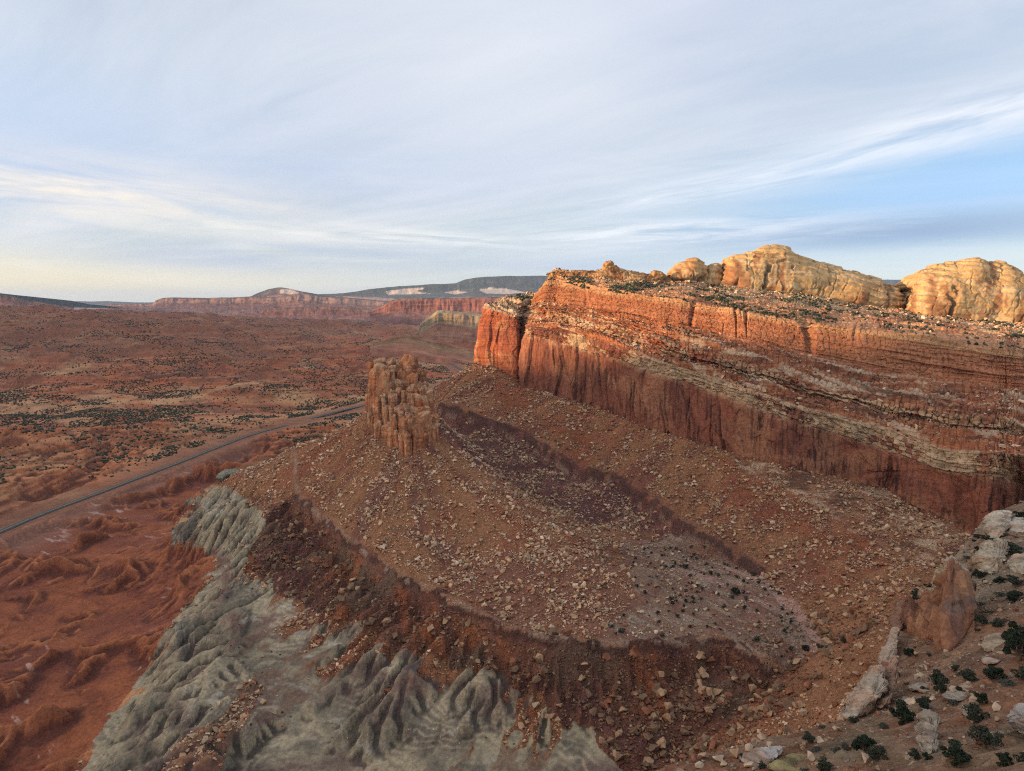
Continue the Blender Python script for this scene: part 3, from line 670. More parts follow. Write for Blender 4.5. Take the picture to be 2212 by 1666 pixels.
    # scree amount
    _dlA, _tB = near_dist('ledges', x, y, LEDGE_S); _dlB = np.interp(_tB.ravel(), np.arange(len(cumL)), cumL).reshape(x.shape) + a * 10
    rub = (tal & ~red & ~grey) * np.clip(.95 + .5 * b - plain * .6 - mid * .1, .1, 1.2) * (1 - draw * .88)
    rub = np.where(below, sstep(-.05, .3, fbs(_dlB, _dlA, 11, 60, 4, 671)) * 1.0, rub)
    rub = np.where(bed, .5, rub)
    rub = np.where(grey | red, 0.0, rub); rub = np.where(sp_, .35, rub)
    rub = np.where(~tal & ~red & ~grey & ~sp_, .25 * sstep(0, .3, b), rub)
    zones = dict(u=u, v=v, tal=tal, plain=plain, below=below, red=red, grey=grey, spur=sp_, cap=cap, rightside=rightside, stk=stk, draw=draw)
    return np.clip(colr, .01, .9), rub.astype(F), zones
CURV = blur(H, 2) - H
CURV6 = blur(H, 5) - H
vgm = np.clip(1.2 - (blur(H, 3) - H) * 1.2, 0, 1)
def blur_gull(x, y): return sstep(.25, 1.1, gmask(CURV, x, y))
dEf, _t = seg_dist(GX, GY, EDGE); _e = blur(spurm, 1)

def slope_of(x, y, e=1.6):
    return np.hypot(height(x + e, y) - height(x - e, y), height(x, y + e) - height(x, y - e)) / (2 * e)
def micro(x, y, z, zn, rub):
    d = np.sqrt(x * x + y * y); fa = np.clip(1.0, 0, 1)
    m = fbm(x, y, 7, 4, 701) * .55 + fbm(x, y, 2.4, 2, 711) * .22
    bl = np.zeros(x.shape, F)
    sel = rub > .3
    if sel.any():
        d1, e1, rc = cells(x[sel], y[sel], 3.6, 5)
        b = (np.clip(.62 - d1, 0, 1) * 1.5 + (rc > .2) * .4) * (rc > -.1) * sstep(.02, .12, e1)
        bl[sel] = b * rub[sel] * .75
    m = m + bl * .5
    # rills: fine ridges that run down the badlands
    return m * np.where(zn['grey'] | zn['red'], .45, 1.0)
nth = int(1500 * Q); rr = [40.0]
while rr[-1] < 1420: rr.append(rr[-1] * (1 + .0021 / Q))
while rr[-1] < 4200: rr.append(rr[-1] * (1 + .0030 / Q))
while rr[-1] < 13000: rr.append(rr[-1] * (1 + .007 / Q))
while rr[-1] < 60000: rr.append(rr[-1] * 1.05)
rr = np.array(rr); th = np.radians(np.linspace(-47, 46, nth))
GXm = (rr[:, None] * np.sin(th)[None]).astype(np.float64); GYm = rr[:, None] * np.cos(th)[None]
Zm = height(GXm, GYm); sl = slope_of(GXm, GYm)
from concurrent.futures import ThreadPoolExecutor
for _k, _l in (('ledges', LEDGE_S), ('road', ROADL), ('base', BASE), ('draw', [(p[0] - 14, p[1] - 22) for p in LEDGE2_S]), ('ledge2', LEDGE2), ('wash', WASH), ('wash2', WASH2), ('ledge', LEDGE)): near_dist(_k, np.zeros(1), np.full(1, 500.), _l)
for _s in range(1200): _tab(_s)
def _part(i): return ground_tint(GXm[i].astype(F), GYm[i].astype(F), Zm[i], sl[i])
_cut = np.array_split(np.arange(len(rr)), 24)
with ThreadPoolExecutor(4) as ex: _res = list(ex.map(_part, _cut))
ct = np.concatenate([r[0] for r in _res]); rub = np.concatenate([r[1] for r in _res]); zn = {k: (np.concatenate([r[2][k] for r in _res])) for k in ('grey', 'red')}
del _res
Zm = Zm + micro(GXm, GYm, Zm, zn, rub) * (1 - (1 - sstep(8, 20, near_dist('road', GXm, GYm, ROADL)[0]))) * (1 - sstep(1400, 2200, rr)[:, None])
keep = ~((GXm > -60) & (GYm > 1500) & (GYm < 60000) & (np.degrees(np.arctan2(GXm, GYm)) > 6))
keep &= ~((GXm > 500) & (GYm > 900))
kf = keep[:-1, :-1]
V_ = np.stack([GXm, GYm, Zm], -1).reshape(-1, 3)
ground = mesh_obj('terrain', V_, grid_faces(len(rr), nth, keep=kf), M['ground'], ct.reshape(-1, 3), attrs={'rubble': rub})
tag(ground, 'red valley floor, talus slopes and grey and red badlands', kind='structure')
log('terrain', V_.shape)
del V_, ct

# road: the highway strip with its verge, a real ribbon above the bed
def ribbon(name, line, w, z, mat, hw=None, side=0.0):
    P = np.array([p[:2] for p in line]); pts = []
    for i in range(len(P) - 1):
        p0 = P[max(i - 1, 0)]; p1 = P[i]; p2 = P[i + 1]; p3 = P[min(i + 2, len(P) - 1)]
        nseg = max(int(np.hypot(*(p2 - p1)) / 12), 2)
        for t in np.arange(nseg) / nseg:
            pts.append(.5 * ((2 * p1) + (-p0 + p2) * t + (2 * p0 - 5 * p1 + 4 * p2 - p3) * t * t + (-p0 + 3 * p1 - 3 * p2 + p3) * t ** 3))
    pts.append(P[-1]); pts = np.array(pts)
    T = np.gradient(pts, axis=0); T /= np.hypot(T[:, 0], T[:, 1])[:, None] + 1e-9
    Nn = np.stack([T[:, 1], -T[:, 0]], -1)
    rows = []
    for s, dz in ((-w / 2 - .01, -1.2), (-w / 2, 0), (w / 2, 0), (w / 2 + .01, -1.2)):
        q = pts + Nn * (side + s); rows.append(np.column_stack([q, np.full(len(q), z + dz)]))
    G = np.stack(rows, 1)
    return mesh_obj(name, G.reshape(-1, 3), grid_faces(len(pts), 4), mat)
rl = [p for p in ROADL if p[1] > 600] + ROADF[1:]
tag(ribbon('road', rl, 10.0, -249.2, M['asphalt']), 'grey asphalt highway running through the red valley', kind='structure')
for s_ in (-.18, .18): tag(ribbon('road_markings', rl, .16, -249.15, M['line'], side=s_), 'yellow centre line of the highway', kind='structure')
# ------------------------------------------------------------------ lofted rock: rows of surveyed points follow the beds
def world_rows(st):
    return np.array([[at(*p) if len(p) == 3 else np.array(p[:3], float) for p in s] for s in st])   # (S,R,3)
def resample(W, strat, ds, dr):
    """W (S,R,3) -> dense grid; returns positions, row coordinate (fractional row), s metres"""
    S, R = W.shape[:2]
    seg = np.linalg.norm(np.diff(W[:, min(2, R - 1)], axis=0), axis=-1); cum = np.concatenate([[0], np.cumsum(seg)])
    n = int(cum[-1] / ds); s = np.linspace(0, cum[-1], n); fi = np.interp(s, cum, np.arange(S))
    rl_ = np.linalg.norm(np.diff(W, axis=1), axis=-1).mean(0)
    rows = [0.0]
    for j in range(R - 1):
        k = max(int(rl_[j] / dr[j]), 2); rows += list(j + (np.arange(k) + 1) / k)
    rows = np.array(rows)
    i0 = np.clip(fi.astype(int), 0, S - 2); f = (fi - i0)[:, None, None]
    A = W[i0] * (1 - f) + W[i0 + 1] * f
    j0 = np.clip(rows.astype(int), 0, R - 2); g = (rows - j0)[None, :, None]
    G = A[:, j0] * (1 - g) + A[:, j0 + 1] * g
    return G, rows, s, np.interp(rows, np.arange(R), strat)
def normals(G, k=0):
    X = G
    a = np.gradient(X, axis=0); b = np.gradient(X, axis=1)
    n = np.cross(a, b); n /= np.linalg.norm(n, axis=-1, keepdims=True) + 1e-9
    return n
def blur3(G, a, b):
    out = G.copy()
    for c in range(3):
        v = G[..., c]
        for ax, n in ((0, a), (1, b)):
            if n < 1: continue
            for _ in range(2):
                p = np.pad(v, [(n + 1, n) if q == ax else (0, 0) for q in (0, 1)], mode='edge'); cs = np.cumsum(p, axis=ax)
                Ln = v.shape[ax]; v = (np.take(cs, np.arange(2 * n + 1, 2 * n + 1 + Ln), ax) - np.take(cs, np.arange(0, Ln), ax)) / (2 * n + 1)
        out[..., c] = v
    return out

# ---- the great wall
stn = []
Pb = [(1024, 783, 902), (1034, 700, 906), (1046, 667, 910), (1058, 656, 925), (1073, 651, 940), (1090, 646, 955), (1105, 643, 965), (1140, 640, 1000)]
Pc = [(1070, 795, 886), (1074, 705, 890), (1078, 676, 893), (1085, 664, 915), (1093, 657, 930), (1102, 651, 945), (1112, 646, 960), (1150, 640, 995)]
Pd = [(1118, 808, 870), (1117, 715, 874), (1116, 688, 878), (1118, 674, 905), (1122, 665, 920), (1126, 658, 935), (1132, 651, 955), (1160, 640, 990)]
Pe = [(1124, 815, 902), (1125, 725, 908), (1126, 693, 914), (1132, 680, 926), (1140, 670, 936), (1146, 661, 945), (1152, 652, 960), (1172, 636, 985)]
M0 = [(1129, 838, 848), (1140, 722, 854), (1148, 704, 858), (1159, 690, 864), (1169, 670, 868), (1175, 650, 872), (1180, 608, 880), (1201, 584, 905)]
def mk(u, *r): return [(u, v, y) for v, y in r]
MS = [mk(1200, (857, 822), (735, 828), (708, 834), (694, 845), (675, 852), (652, 862), (608, 876), (583, 905)),
      mk(1300, (887, 762), (768, 768), (736, 774), (720, 790), (700, 797), (668, 815), (629, 828), (600, 872)),
      mk(1438, (938, 692), (812, 698), (784, 702), (762, 722), (745, 728), (697, 765), (646, 780), (612, 880)),
      mk(1570, (975, 642), (856, 648), (826, 652), (800, 674), (782, 680), (725, 738), (668, 752), (622, 900)),
      mk(1700, (1010, 602), (905, 608), (871, 614), (838, 642), (820, 648), (755, 715), (688, 730), (636, 905)),
      mk(1900, (1052, 590), (965, 594), (922, 600), (896, 624), (874, 630), (803, 690), (716, 706), (664, 905)),
      mk(2040, (1118, 545), (1020, 550), (972, 558), (935, 590), (900, 597), (822, 670), (736, 686), (684, 885)),
      mk(2150, (1182, 520), (1030, 524), (979, 530), (943, 565), (912, 572), (832, 650), (757, 666), (696, 868)),
      mk(2205, (1190, 560), (1045, 553), (982, 516), (945, 560), (916, 566), (838, 640), (764, 656), (702, 860)),
      mk(2290, (1230, 540), (1075, 545), (990, 552), (955, 585), (925, 592), (845, 640), (775, 656), (708, 850)),
      mk(2450, (1290, 455), (1090, 460), (1020, 470), (970, 520), (940, 526), (870, 610), (800, 626), (730, 820)),
      mk(2900, (1420, 390), (1200, 396), (1120, 404), (1040, 450), (1010, 458), (930, 550), (860, 566), (770, 760))]
W = world_rows([Pb, Pc, Pd, Pe, M0] + MS)
hid = W[0] + np.array([50., 150., 0.]); W = np.concatenate([hid[None], W])
bot = W[:, :1] - np.array([0, 0, 24.]); bot[:, :, 1] -= 2
back = W[:, -1:] + np.array([60., 320., -45.])
W = np.concatenate([bot, W, back], 1)                                # rows: 0 buried,1 base,2 rimbot,3 cap,4 sb,5 st,6 ub,7 ur,8 bench,9 back
strat = np.array([-24, 0, 58, 72, 84, 92, 118, 150, 178, 240.])
G, rows, sm, stt = resample(W, strat, .55 / Q, np.array([4, .55, .5, .7, .55, .75, .5, 1.1, 14]) / Q)
G = blur3(G, int(9 * Q), 0)
S_, R_ = sm[:, None] + 0 * rows[None], rows[None] + 0 * sm[:, None]
T_ = stt[None] + 0 * S_
prow = 1 - sstep(sm[-1] * .0 + 150 + 95, 150 + 130, S_)               # stations up to the alcove
nrm = normals(blur3(G, 14, 4)); sgn = -np.sign((nrm * G).sum(-1).mean()); nrm *= sgn
hz = nrm.copy(); hz[..., 2] = 0; hl = np.linalg.norm(hz, axis=-1, keepdims=True); hz /= hl + 1e-6; steep = sstep(.35, .8, hl[..., 0])
wall = sstep(.9, 1.02, R_) * (1 - sstep(2.9, 3.15, R_)); upw = sstep(5.9, 6.1, R_) * (1 - sstep(6.95, 7.1, R_)); midz = sstep(3.0, 3.2, R_) * (1 - sstep(5.8, 6.1, R_))
capz = sstep(1.9, 2.1, R_) * (1 - sstep(2.95, 3.1, R_)); secz = sstep(3.9, 4.1, R_) * (1 - sstep(4.95, 5.1, R_))
sj = S_ + fbm(S_, T_, 40, 3, 801) * 6
big = fbs(sj, T_, 46, 300, 3, 811) * 6.5 + fbs(sj, T_, 22, 160, 3, 821, ridged=True) * 1.6
crack = -np.clip(fbs(sj, T_, 24, 150, 2, 831, ridged=True) - .70, 0, 1) * 22 - np.clip(fbs(sj, T_, 8, 90, 2, 841, ridged=True) - .74, 0, 1) * 8 * (fbm(S_, T_, 60, 2, 845) > .05)
slabs = cells(sj, T_ * .45, 11, 3); big_sl = cells(sj + T_ * .12, T_ * .30, 30, 6); slab = slabs[2] * .9 + big_sl[2] * 3.0
dwall = big + crack + slab + fbm(S_, T_, 6, 3, 851) * .5
tj = T_ + fbm(S_, T_, 60, 3, 861) * 2.5
lay = np.zeros_like(S_)
for k, (th_, am, wl) in enumerate(((7.5, 2.6, 70), (3.4, 1.5, 40), (1.5, .7, 22))):
    q = tj / th_ + fbs(S_, T_, wl * 2, 9, 2, 871 + k) * .9
    f = q - np.floor(q); r_ = vn(np.floor(q) * 3.7, S_ / wl, 881 + k)
    lay += am * (sstep(0, .16, f) * (1 - f) * (1.1 + r_) - .3)
blk = cells(S_ + np.floor(tj / 3.4) * 5.3, tj * 1.3, 5.2, 9)
joints = -1.1 * (1 - sstep(.04, .16, blk[1])) + blk[2] * .7
deep = -np.clip(fbs(sj + fbm(S_, S_ * 0, 90, 3, 893) * 40, T_, 36, 400, 3, 891, ridged=True) - .60, 0, 1) * 34 * sstep(-.2, .35, fbm(S_, T_, 110, 3, 895))
dup_ = fbs(sj, T_, 40, 200, 3, 901) * 5 + lay * .9 + joints + deep
dmid = lay * 1.5 + joints * 1.3 + fbm(S_, T_, 28, 4, 911) * 2.5
bench = sstep(6.98, 7.1, R_)
disp = dwall * wall * (1 - capz * .5) + (joints * 1.1 + lay * .5 + sstep(240, 380, S_) * (np.clip(.75 - cells(sj, T_ * 1.2, 10, 21)[0], 0, 1) * 6 - 2)) * capz + dup_ * upw + dmid * midz + joints * secz * 1.2
dirn = hz * steep[..., None] + nrm * (1 - steep[..., None])
edgef = sstep(0, 5, S_)
G2 = G + dirn * (disp * edgef)[..., None]
G2[..., 2] += bench * (fbm(S_, T_, 30, 4, 921) * 2.0 + lay * .8 + joints * .8)
G2[..., 2] += midz * (fbm(G[..., 0], G[..., 1], 24, 4, 931) * 2.6 + np.clip(.7 - cells(G[..., 0], G[..., 1], 6, 14)[0], 0, 1) * 2.2)
pcap = prow * sstep(2.95, 3.2, R_) 
pc = cells(G[..., 0], G[..., 1], 7, 12); G2[..., 2] += pcap * (np.clip(.75 - pc[0], 0, 1) * 3.5 - 1)
# colours by bed
def cc(c): return np.broadcast_to(np.asarray(c, F), S_.shape + (3,)).copy()
K = cc((.42, .125, .055)); big2 = fbm(S_, T_, 45, 4, 941)
K = mixc(K, (.33, .10, .055), sstep(-.2, .4, big2)); K = mixc(K, (.50, .20, .085), sstep(.1, .5, -big2 + fbm(S_, T_, 12, 4, 951) * .5) * .6)
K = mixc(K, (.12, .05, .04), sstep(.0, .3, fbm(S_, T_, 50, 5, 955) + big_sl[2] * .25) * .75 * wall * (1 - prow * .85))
K = mixc(K, (.55, .27, .13), sstep(.25, .4, slabs[2] * .5 + fbm(S_, T_, 10, 4, 961) * .6) * wall * .5)
pale = (.56, .41, .25)
cf = capz * sstep(-.06, .06, fbs(S_, T_, 30, 16, 4, 971) + blk[2] * .22 + .02 + (S_ - 300) / 2200. + .2 * sstep(330, 430, S_)) * (1 - prow)
K = mixc(K, pale, cf * .85)
K = mixc(K, (.50, .34, .20), secz * sstep(-.1, .2, fbs(S_, T_, 28, 30, 3, 981) + S_ / 1500.) * .8 * (1 - prow))
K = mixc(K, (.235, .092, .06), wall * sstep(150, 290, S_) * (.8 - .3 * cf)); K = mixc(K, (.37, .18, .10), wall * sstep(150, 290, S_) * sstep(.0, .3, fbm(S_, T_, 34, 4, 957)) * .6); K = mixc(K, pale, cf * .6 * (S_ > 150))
Rr = .37, .155, .08
K = mixc(K, Rr, (midz * (1 - secz)) * .8); K = mixc(K, (.12, .055, .035), midz * sstep(.0, .6, (blk[1] < .1) * .8) * .6)
K = mixc(K, (.30, .11, .06), midz * sstep(.05, .4, fbm(S_, T_, 9, 4, 991)) * .7)
K = mixc(K, (.56, .41, .28), midz * sstep(.12, .34, fbs(S_, tj, 34, 2.2, 4, 1001)) * (.5 + .45 * sstep(150, 480, S_))); K = mixc(K, (.13, .06, .04), midz * sstep(.15, .34, fbs(S_, tj, 26, 1.8, 4, 1005)) * .7)
K = mixc(K, (.16, .085, .055), midz * sstep(.3, .6, -lay * .4 + fbm(S_, T_, 5, 3, 1011) * .3) * .7)
K = mixc(K, (.42, .19, .10), upw * .85); K = mixc(K, (.34, .12, .06), upw * sstep(.05, .4, fbs(S_, tj, 35, 3, 4, 1021)) * .7); K = mixc(K, (.58, .36, .19), upw * sstep(6.7, 6.95, R_) * .7)
K = mixc(K, (.55, .30, .16), bench * .8); K = mixc(K, (.34, .13, .07), bench * sstep(0, .4, fbm(S_, T_, 14, 4, 1031)) * .7)
db = sstep(7.45, 7.8, R_ + fbm(S_, T_, 30, 3, 1041) * .2)
K = mixc(K, (.50, .36, .21), db * .75); K = mixc(K, (.22, .12, .07), db * sstep(.1, .4, fbm(S_, T_, 9, 4, 1051)) * .6)
K = mixc(K, (.58, .44, .30), pcap * .85); K = mixc(K, (.14, .10, .06), pcap * (1 - sstep(.05, .2, pc[1])) * .7)
varn = wall * (1 - cf * .85) * (1 + .5 * sstep(200, 450, S_)) * (.35 + .65 * (1 - prow)) + upw * .6
Fq = grid_faces(*S_.shape)
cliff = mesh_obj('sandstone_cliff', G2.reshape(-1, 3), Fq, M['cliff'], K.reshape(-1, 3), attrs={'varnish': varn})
tag(cliff, 'great red layered sandstone cliff with pale caprock above the talus', 'cliff')
cliffG, cliffR = G2, R_
log('cliff', G2.shape)

# ---- golden domes
def dome(name, tops, y0, depth, seed, label, group=None, mat='dome', amp=1.0, warm=1.0, ds=1.1, drop=14, ledge=0):
    st = []
    for (u, vt, vb, dy) in tops:
        b = at(u, vb, y0 + dy); t = at(u, vt, y0 + dy + depth)
        c = [b - np.array([0, 3, drop])]
        for k in np.linspace(0, 1, 9):
            yy = b[1] + (t[1] - b[1]) * (k ** 1.55 if k < 1 else 1); zz = b[2] + (t[2] - b[2]) * (1 - (1 - k) ** 1.35)
            c.append(np.array([b[0] + (t[0] - b[0]) * k, yy, zz]))
        h = t[2] - b[2]
        c.append(t + np.array([0, depth * .35, -h * .06])); c.append(t + np.array([0, depth * 1.0, -h * .45])); c.append(t + np.array([0, depth * 1.6, -h * 1.1]))
        st.append(c)
    W = np.array(st); R = W.shape[1]
    Gd, rows, sm, stt = resample(W, np.arange(R) * 10., ds, np.array([4] + [ds] * 8 + [ds * 2] * 3))
    Gd = blur3(Gd, 4, 1)
    S, Rw = sm[:, None] + 0 * rows[None], rows[None] + 0 * sm[:, None]
    n = normals(blur3(Gd, 8, 3)); n *= -np.sign((n * Gd).sum(-1).mean())
    Z = Gd[..., 2]; X = Gd[..., 0]
    zt = Z + X * .18
    fr = 1 - sstep(R - 3.2, R - 2.2, Rw)
    j = fbm(S, Z, 30, 3, seed) * 9
    vcr = -np.clip(fbs(S + j + Z * .25, Z + Rw * 6, 34, 120, 2, seed + 5, ridged=True) - .72, 0, 1) * 30 - np.clip(fbs(S - j, Z, 14, 60, 2, seed + 9, ridged=True) - .72, 0, 1) * 12
    zq = zt / 9 + fbm(S, Z, 60, 3, seed + 13) * 1.0; f = zq - np.floor(zq); lay_ = sstep(0, .12, f) * (1 - f) * 2.8
    cl = cells((S + j + Z * .5) * .8, (Z - S * .25) * .55 + Gd[..., 1] * .15, 22, seed); pil = cl[2] * 1.0 - (1 - sstep(.01, .03, cl[1])) * .7
    cs_ = cells(S - j, Z + Gd[..., 1] * .2, 8, seed + 2); pil2 = cs_[2] * .2
    d = (fbm(S, Z + Gd[..., 1] * .3, 55, 3, seed + 17) * 6 + vcr + lay_ + pil + pil2 + fbm(S, Z, 4, 3, seed + 21) * .5) * amp * fr
    if amp < .5: d = d + fr * (fbm(S, Z + Gd[..., 1] * .5, 4, 4, seed + 41) * 1.3 + cells(S, Z * 1.2 + Gd[..., 1] * .6, 3.2, seed % 90)[2] * .9)
    base_f = sstep(0, 1, Rw)
    G3 = Gd + n * (d * base_f)[..., None]
    K = np.broadcast_to(np.asarray((.58, .37, .165), F), S.shape + (3,)).copy()
    q = Rw / (R - 3)
    K = mixc(K, (.50, .30, .13), sstep(-.1, .4, fbm(S, Z, 24, 4, seed + 25)) * .7)
    K = mixc(K, (.68, .50, .29), sstep(.0, .4, fbs(S, zt, 50, 5, 4, seed + 29)) * .6)
    K = mixc(K, (.30, .125, .055), sstep(.0, .35, fbs(S + j, Z, 12, 26, 4, seed + 33) - q * .55 + .18) * .8)
    K = mixc(K, (.13, .075, .045), np.clip(-vcr / 3.5, 0, 1) * .7); K = mixc(K, (.24, .13, .07), (1 - sstep(.01, .035, cl[1])) * .6)
    K = mixc(K, (.10, .085, .045), sstep(.42, .55, fbm(S, Rw * 20, 7, 3, seed + 37)) * sstep(.3, .8, q) * .6)
    if amp < .5: K = mixc(K * np.array((.85, .72, .62), F), (.13, .08, .045), sstep(.0, .3, fbm(S, Z + Gd[..., 1], 3, 3, seed + 43)) * .7)
    o = mesh_obj(name, G3.reshape(-1, 3), grid_faces(*S.shape), M[mat], K.reshape(-1, 3), attrs={'varnish': 1 - q})
    tag(o, label, 'rock dome', group)
    return o
dome('sandstone_dome', [(1446, 596, 606, 10), (1450, 585, 606, 2), (1457, 572, 607, 0), (1478, 566, 609, -4), (1490, 556, 610, -6), (1503, 553, 611, -6), (1514, 559, 612, -3), (1522, 571, 613, 2), (1528, 584, 613, 18)], 915, 40, 1100,
     'narrow golden rock dome at the left end of the row of domes')
dome('sandstone_dome', [(1519, 592, 613, 14), (1526, 573, 613, 4), (1535, 566, 613, 0), (1542, 563, 614, 0), (1549, 567, 614, 1), (1557, 580, 615, 8), (1564, 596, 616, 22)], 925, 34, 1150,
     'small pointed golden rock knob wedged between the narrow dome and the highest dome')
dome('sandstone_dome', [(1554, 592, 615, 25), (1560, 572, 615, 8), (1568, 556, 615, 0), (1578, 551, 616, -5), (1611, 545, 620, -8), (1628, 537, 622, -6), (1646, 530, 624, -4), (1672, 530, 627, 0), (1700, 531, 631, 0), (1711, 543, 633, 2), (1740, 556, 637, 5),
                        (1767, 568, 641, 10), (1800, 576, 647, 10), (1843, 580, 654, 10), (1865, 590, 657, 14), (1894, 600, 660, 20), (1938, 617, 664, 32), (1956, 635, 668, 50), (1962, 655, 668, 70)], 905, 70, 1200,
     'highest golden rock dome, long ridge sloping down to the right')
dome('sandstone_dome', [(1957, 655, 668, 55), (1960, 622, 669, 22), (1970, 600, 671, 8), (1983, 588, 673, 0), (2005, 580, 675, -4), (2031, 573, 678, -6), (2060, 574, 681, -6), (2080, 568, 683, -4), (2101, 561, 686, 0), (2120, 562, 689, 0), (2134, 570, 690, 4),
                        (2150, 567, 691, 4), (2168, 570, 693, 0), (2204, 586, 698, 0), (2240, 600, 703, 0), (2300, 590, 712, 0), (2400, 610, 724, 0), (2500, 650, 740, 0)], 885, 75, 1300,
     'broad golden rock dome at the right edge of the photo')
dome('rock_pinnacle', [(1300, 590, 594, 12), (1302, 572, 594, 2), (1306, 565, 594, 0), (1316, 561, 594, 0), (1323, 566, 594, 0), (1333, 577, 595, 2), (1342, 588, 596, 10)], 880, 10, 1400,
     'small tan rock knob on the skyline above the left end of the cliff', ds=.5, amp=.3)
dome('rock_outcrop', [(1405, 598, 604, 8), (1409, 587, 604, 1), (1418, 584, 604, 0), (1424, 587, 604, 0), (1432, 585, 604, 0), (1438, 592, 605, 2), (1442, 602, 605, 10)], 880, 10, 1450,
     'squat block of rock on the rim just left of the golden domes', ds=.5, amp=.3)
dome('rubble_ridge', [(1180, 590, 590, 15), (1240, 586, 590, 8), (1285, 586, 594, 4), (1300, 581, 596, 0), (1330, 580, 600, 0), (1360, 588, 604, 0), (1390, 594, 607, 0), (1420, 597, 611, 2), (1450, 603, 614, 10)], 872, 24, 1500,
     'rubble covered ridge on the rim running right from the small rock knob', ds=.7, amp=.35)
log('domes')

# ---- far mesas: flat-topped, cliff, talus foot
def mesa(name, pts, y, dy, seed, cols, label, cat, frac=(.0, .12, .5, 1.0), amp=1.0, ds=12, vegtop=(.06, .07, .045), back=1500, patches=None, fl=1.0):
    """pts (u, vtop, vfoot[, extra y]); rows: foot, talus top, rim, crest, back"""
    st = []
    for p in pts:
        u, vt, vf = p[:3]; e = p[3] if len(p) > 3 else 0
        f = at(u, vf, y + e); t = at(u, vt, y + e + dy)
        h = t[2] - f[2]
        a = f * (1 - frac[2] * .6) + t * (frac[2] * .6); a[2] = f[2] + h * frac[1]
        r = f + (t - f) * .62; r[2] = f[2] + h * frac[2]
        r2 = f + (t - f) * .66; r2[2] = f[2] + h * (frac[2] + (1 - frac[2]) * .85)
        bk = t + np.array([0, back, -h * .3 - 20]); bt = f + np.array([0, -dy * .2, -30 - h * .1])
        st.append([bt, f, a, r, r2, t, bk])
    W = np.array(st)
    n_r = [max(ds * 2, 10)] + [ds] * 4 + [back / 5]
    Gm, rows, sm, stt = resample(W, np.array([-2, 0, 1, 2, 3, 4, 5.]), ds, np.array(n_r))
    S, R = sm[:, None] + 0 * rows[None], rows[None] + 0 * sm[:, None]
    n = normals(blur3(Gm, 6, 2)); n *= -np.sign((n * Gm).sum(-1).mean()); h_ = n.copy(); h_[..., 2] *= .15
    w = ds * 9
    d = (fbs(S, R, w * 3, 4, 3, seed) * 4 + fbs(S, R * 3, w, 6, 3, seed + 5, ridged=True) * 1.8 + fbs(S, R * 5, w * .35, 6, 3, seed + 9, ridged=True) * .9) * ds * .9 * amp
    fr = sstep(.6, 1.2, R) * (1 - sstep(4.9, 5.2, R))
    lay_ = vn(R * 9, S / (w * 6), seed + 13) * ds * .7
    G3 = Gm + h_ * ((d + lay_) * fr)[..., None]
    G3[..., 2] += fr * 0 + sstep(4.0, 5, R) * fbm(S, R * 50, w * 2, 3, seed + 17) * ds * .35 * fl
    K = np.broadcast_to(np.asarray(cols[0], F), S.shape + (3,)).copy()
    zq = (R + fbm(S, R, w * 5, 3, seed + 21) * .15)
    K = mixc(K, cols[1], sstep(1.9, 2.1, zq)); K = mixc(K, cols[2], sstep(3.0, 3.15, zq)); K = mixc(K, vegtop, sstep(3.9, 4.2, zq + fbm(S, R * 40, w, 3, seed + 23) * .5))
    K = mixc(K, np.asarray(cols[0]) * .55, sstep(.1, .5, fbs(S, R, w * 1.2, .35, 4, seed + 27)) * .6 * (R < 4))
    K = mixc(K, np.clip(np.asarray(cols[1]) * 1.5, 0, .8), sstep(.15, .45, fbs(S, R, w * 2, .12, 3, seed + 31)) * .5 * (R > 1) * (R < 4))
    if patches is not None:
        u, v = proj(G3[..., 0], G3[..., 1], G3[..., 2])
        for poly, c, jit in patches:
            K = mixc(K, c, inpoly(u + fbm(S, R * 60, w * 1.2, 4, seed + 35) * jit, v + fbm(S, R * 60, w, 4, seed + 39) * jit * .5, poly) * .9)
    o = mesh_obj(name, G3.reshape(-1, 3), grid_faces(*S.shape), M['far'], K.reshape(-1, 3))
    tag(o, label, cat)
    return o
RED3 = ((.22, .125, .105), (.23, .12, .10), (.31, .20, .165))  # albedo lowered to stand in for shade on this sunlit mesa
mesa('plateau', [(640, 640, 662), (690, 636, 662), (740, 634, 663), (800, 625, 665), (850, 619, 665), (900, 616, 666), (985, 612, 666), (1005, 605, 666), (1030, 600, 666), (1100, 596.5, 667), (1195, 597.5, 667), (1300, 596, 668), (1500, 600, 668), (1900, 604, 668), (2500, 612, 668)], 16500, 4500, 1600,
     ((.10, .09, .075), (.07, .075, .06), (.045, .055, .045)), 'highest dark forested plateau on the horizon behind the cliff', 'plateau', frac=(0, .25, .55, 1), ds=34, vegtop=(.03, .04, .035), back=6000, amp=.9,
     patches=[([(832, 630), (880, 622), (925, 620), (900, 629), (930, 634), (880, 636), (840, 637)], (.62, .50, .42), 5), ([(1035, 627), (1060, 622), (1095, 625), (1140, 632), (1100, 636), (1050, 635)], (.62, .52, .44), 4),
              ([(960, 632), (985, 628), (1010, 632), (980, 637)], (.55, .45, .40), 4), ([(640, 645), (760, 642), (860, 645), (1000, 643), (1200, 640), (1200, 646), (900, 652), (640, 655)], (.38, .24, .19), 7)])
mesa('hill', [(470, 652, 668), (545, 640, 668), (560, 633, 668), (580, 625, 668), (598, 621.5, 668), (612, 621.5, 668), (632, 625, 668), (645, 629, 668), (690, 637, 668), (740, 648, 668)], 13500, 1500, 1700,
     ((.33, .16, .12), (.30, .15, .11), (.10, .08, .07)), 'dark domed mountain with a white patch on its right flank', 'mountain', frac=(0, .3, .6, 1), ds=22, vegtop=(.03, .04, .035), back=2500, amp=.7,
     patches=[([(606, 626), (625, 624), (645, 629), (650, 633), (625, 637), (600, 633)], (.65, .52, .44), 4)])
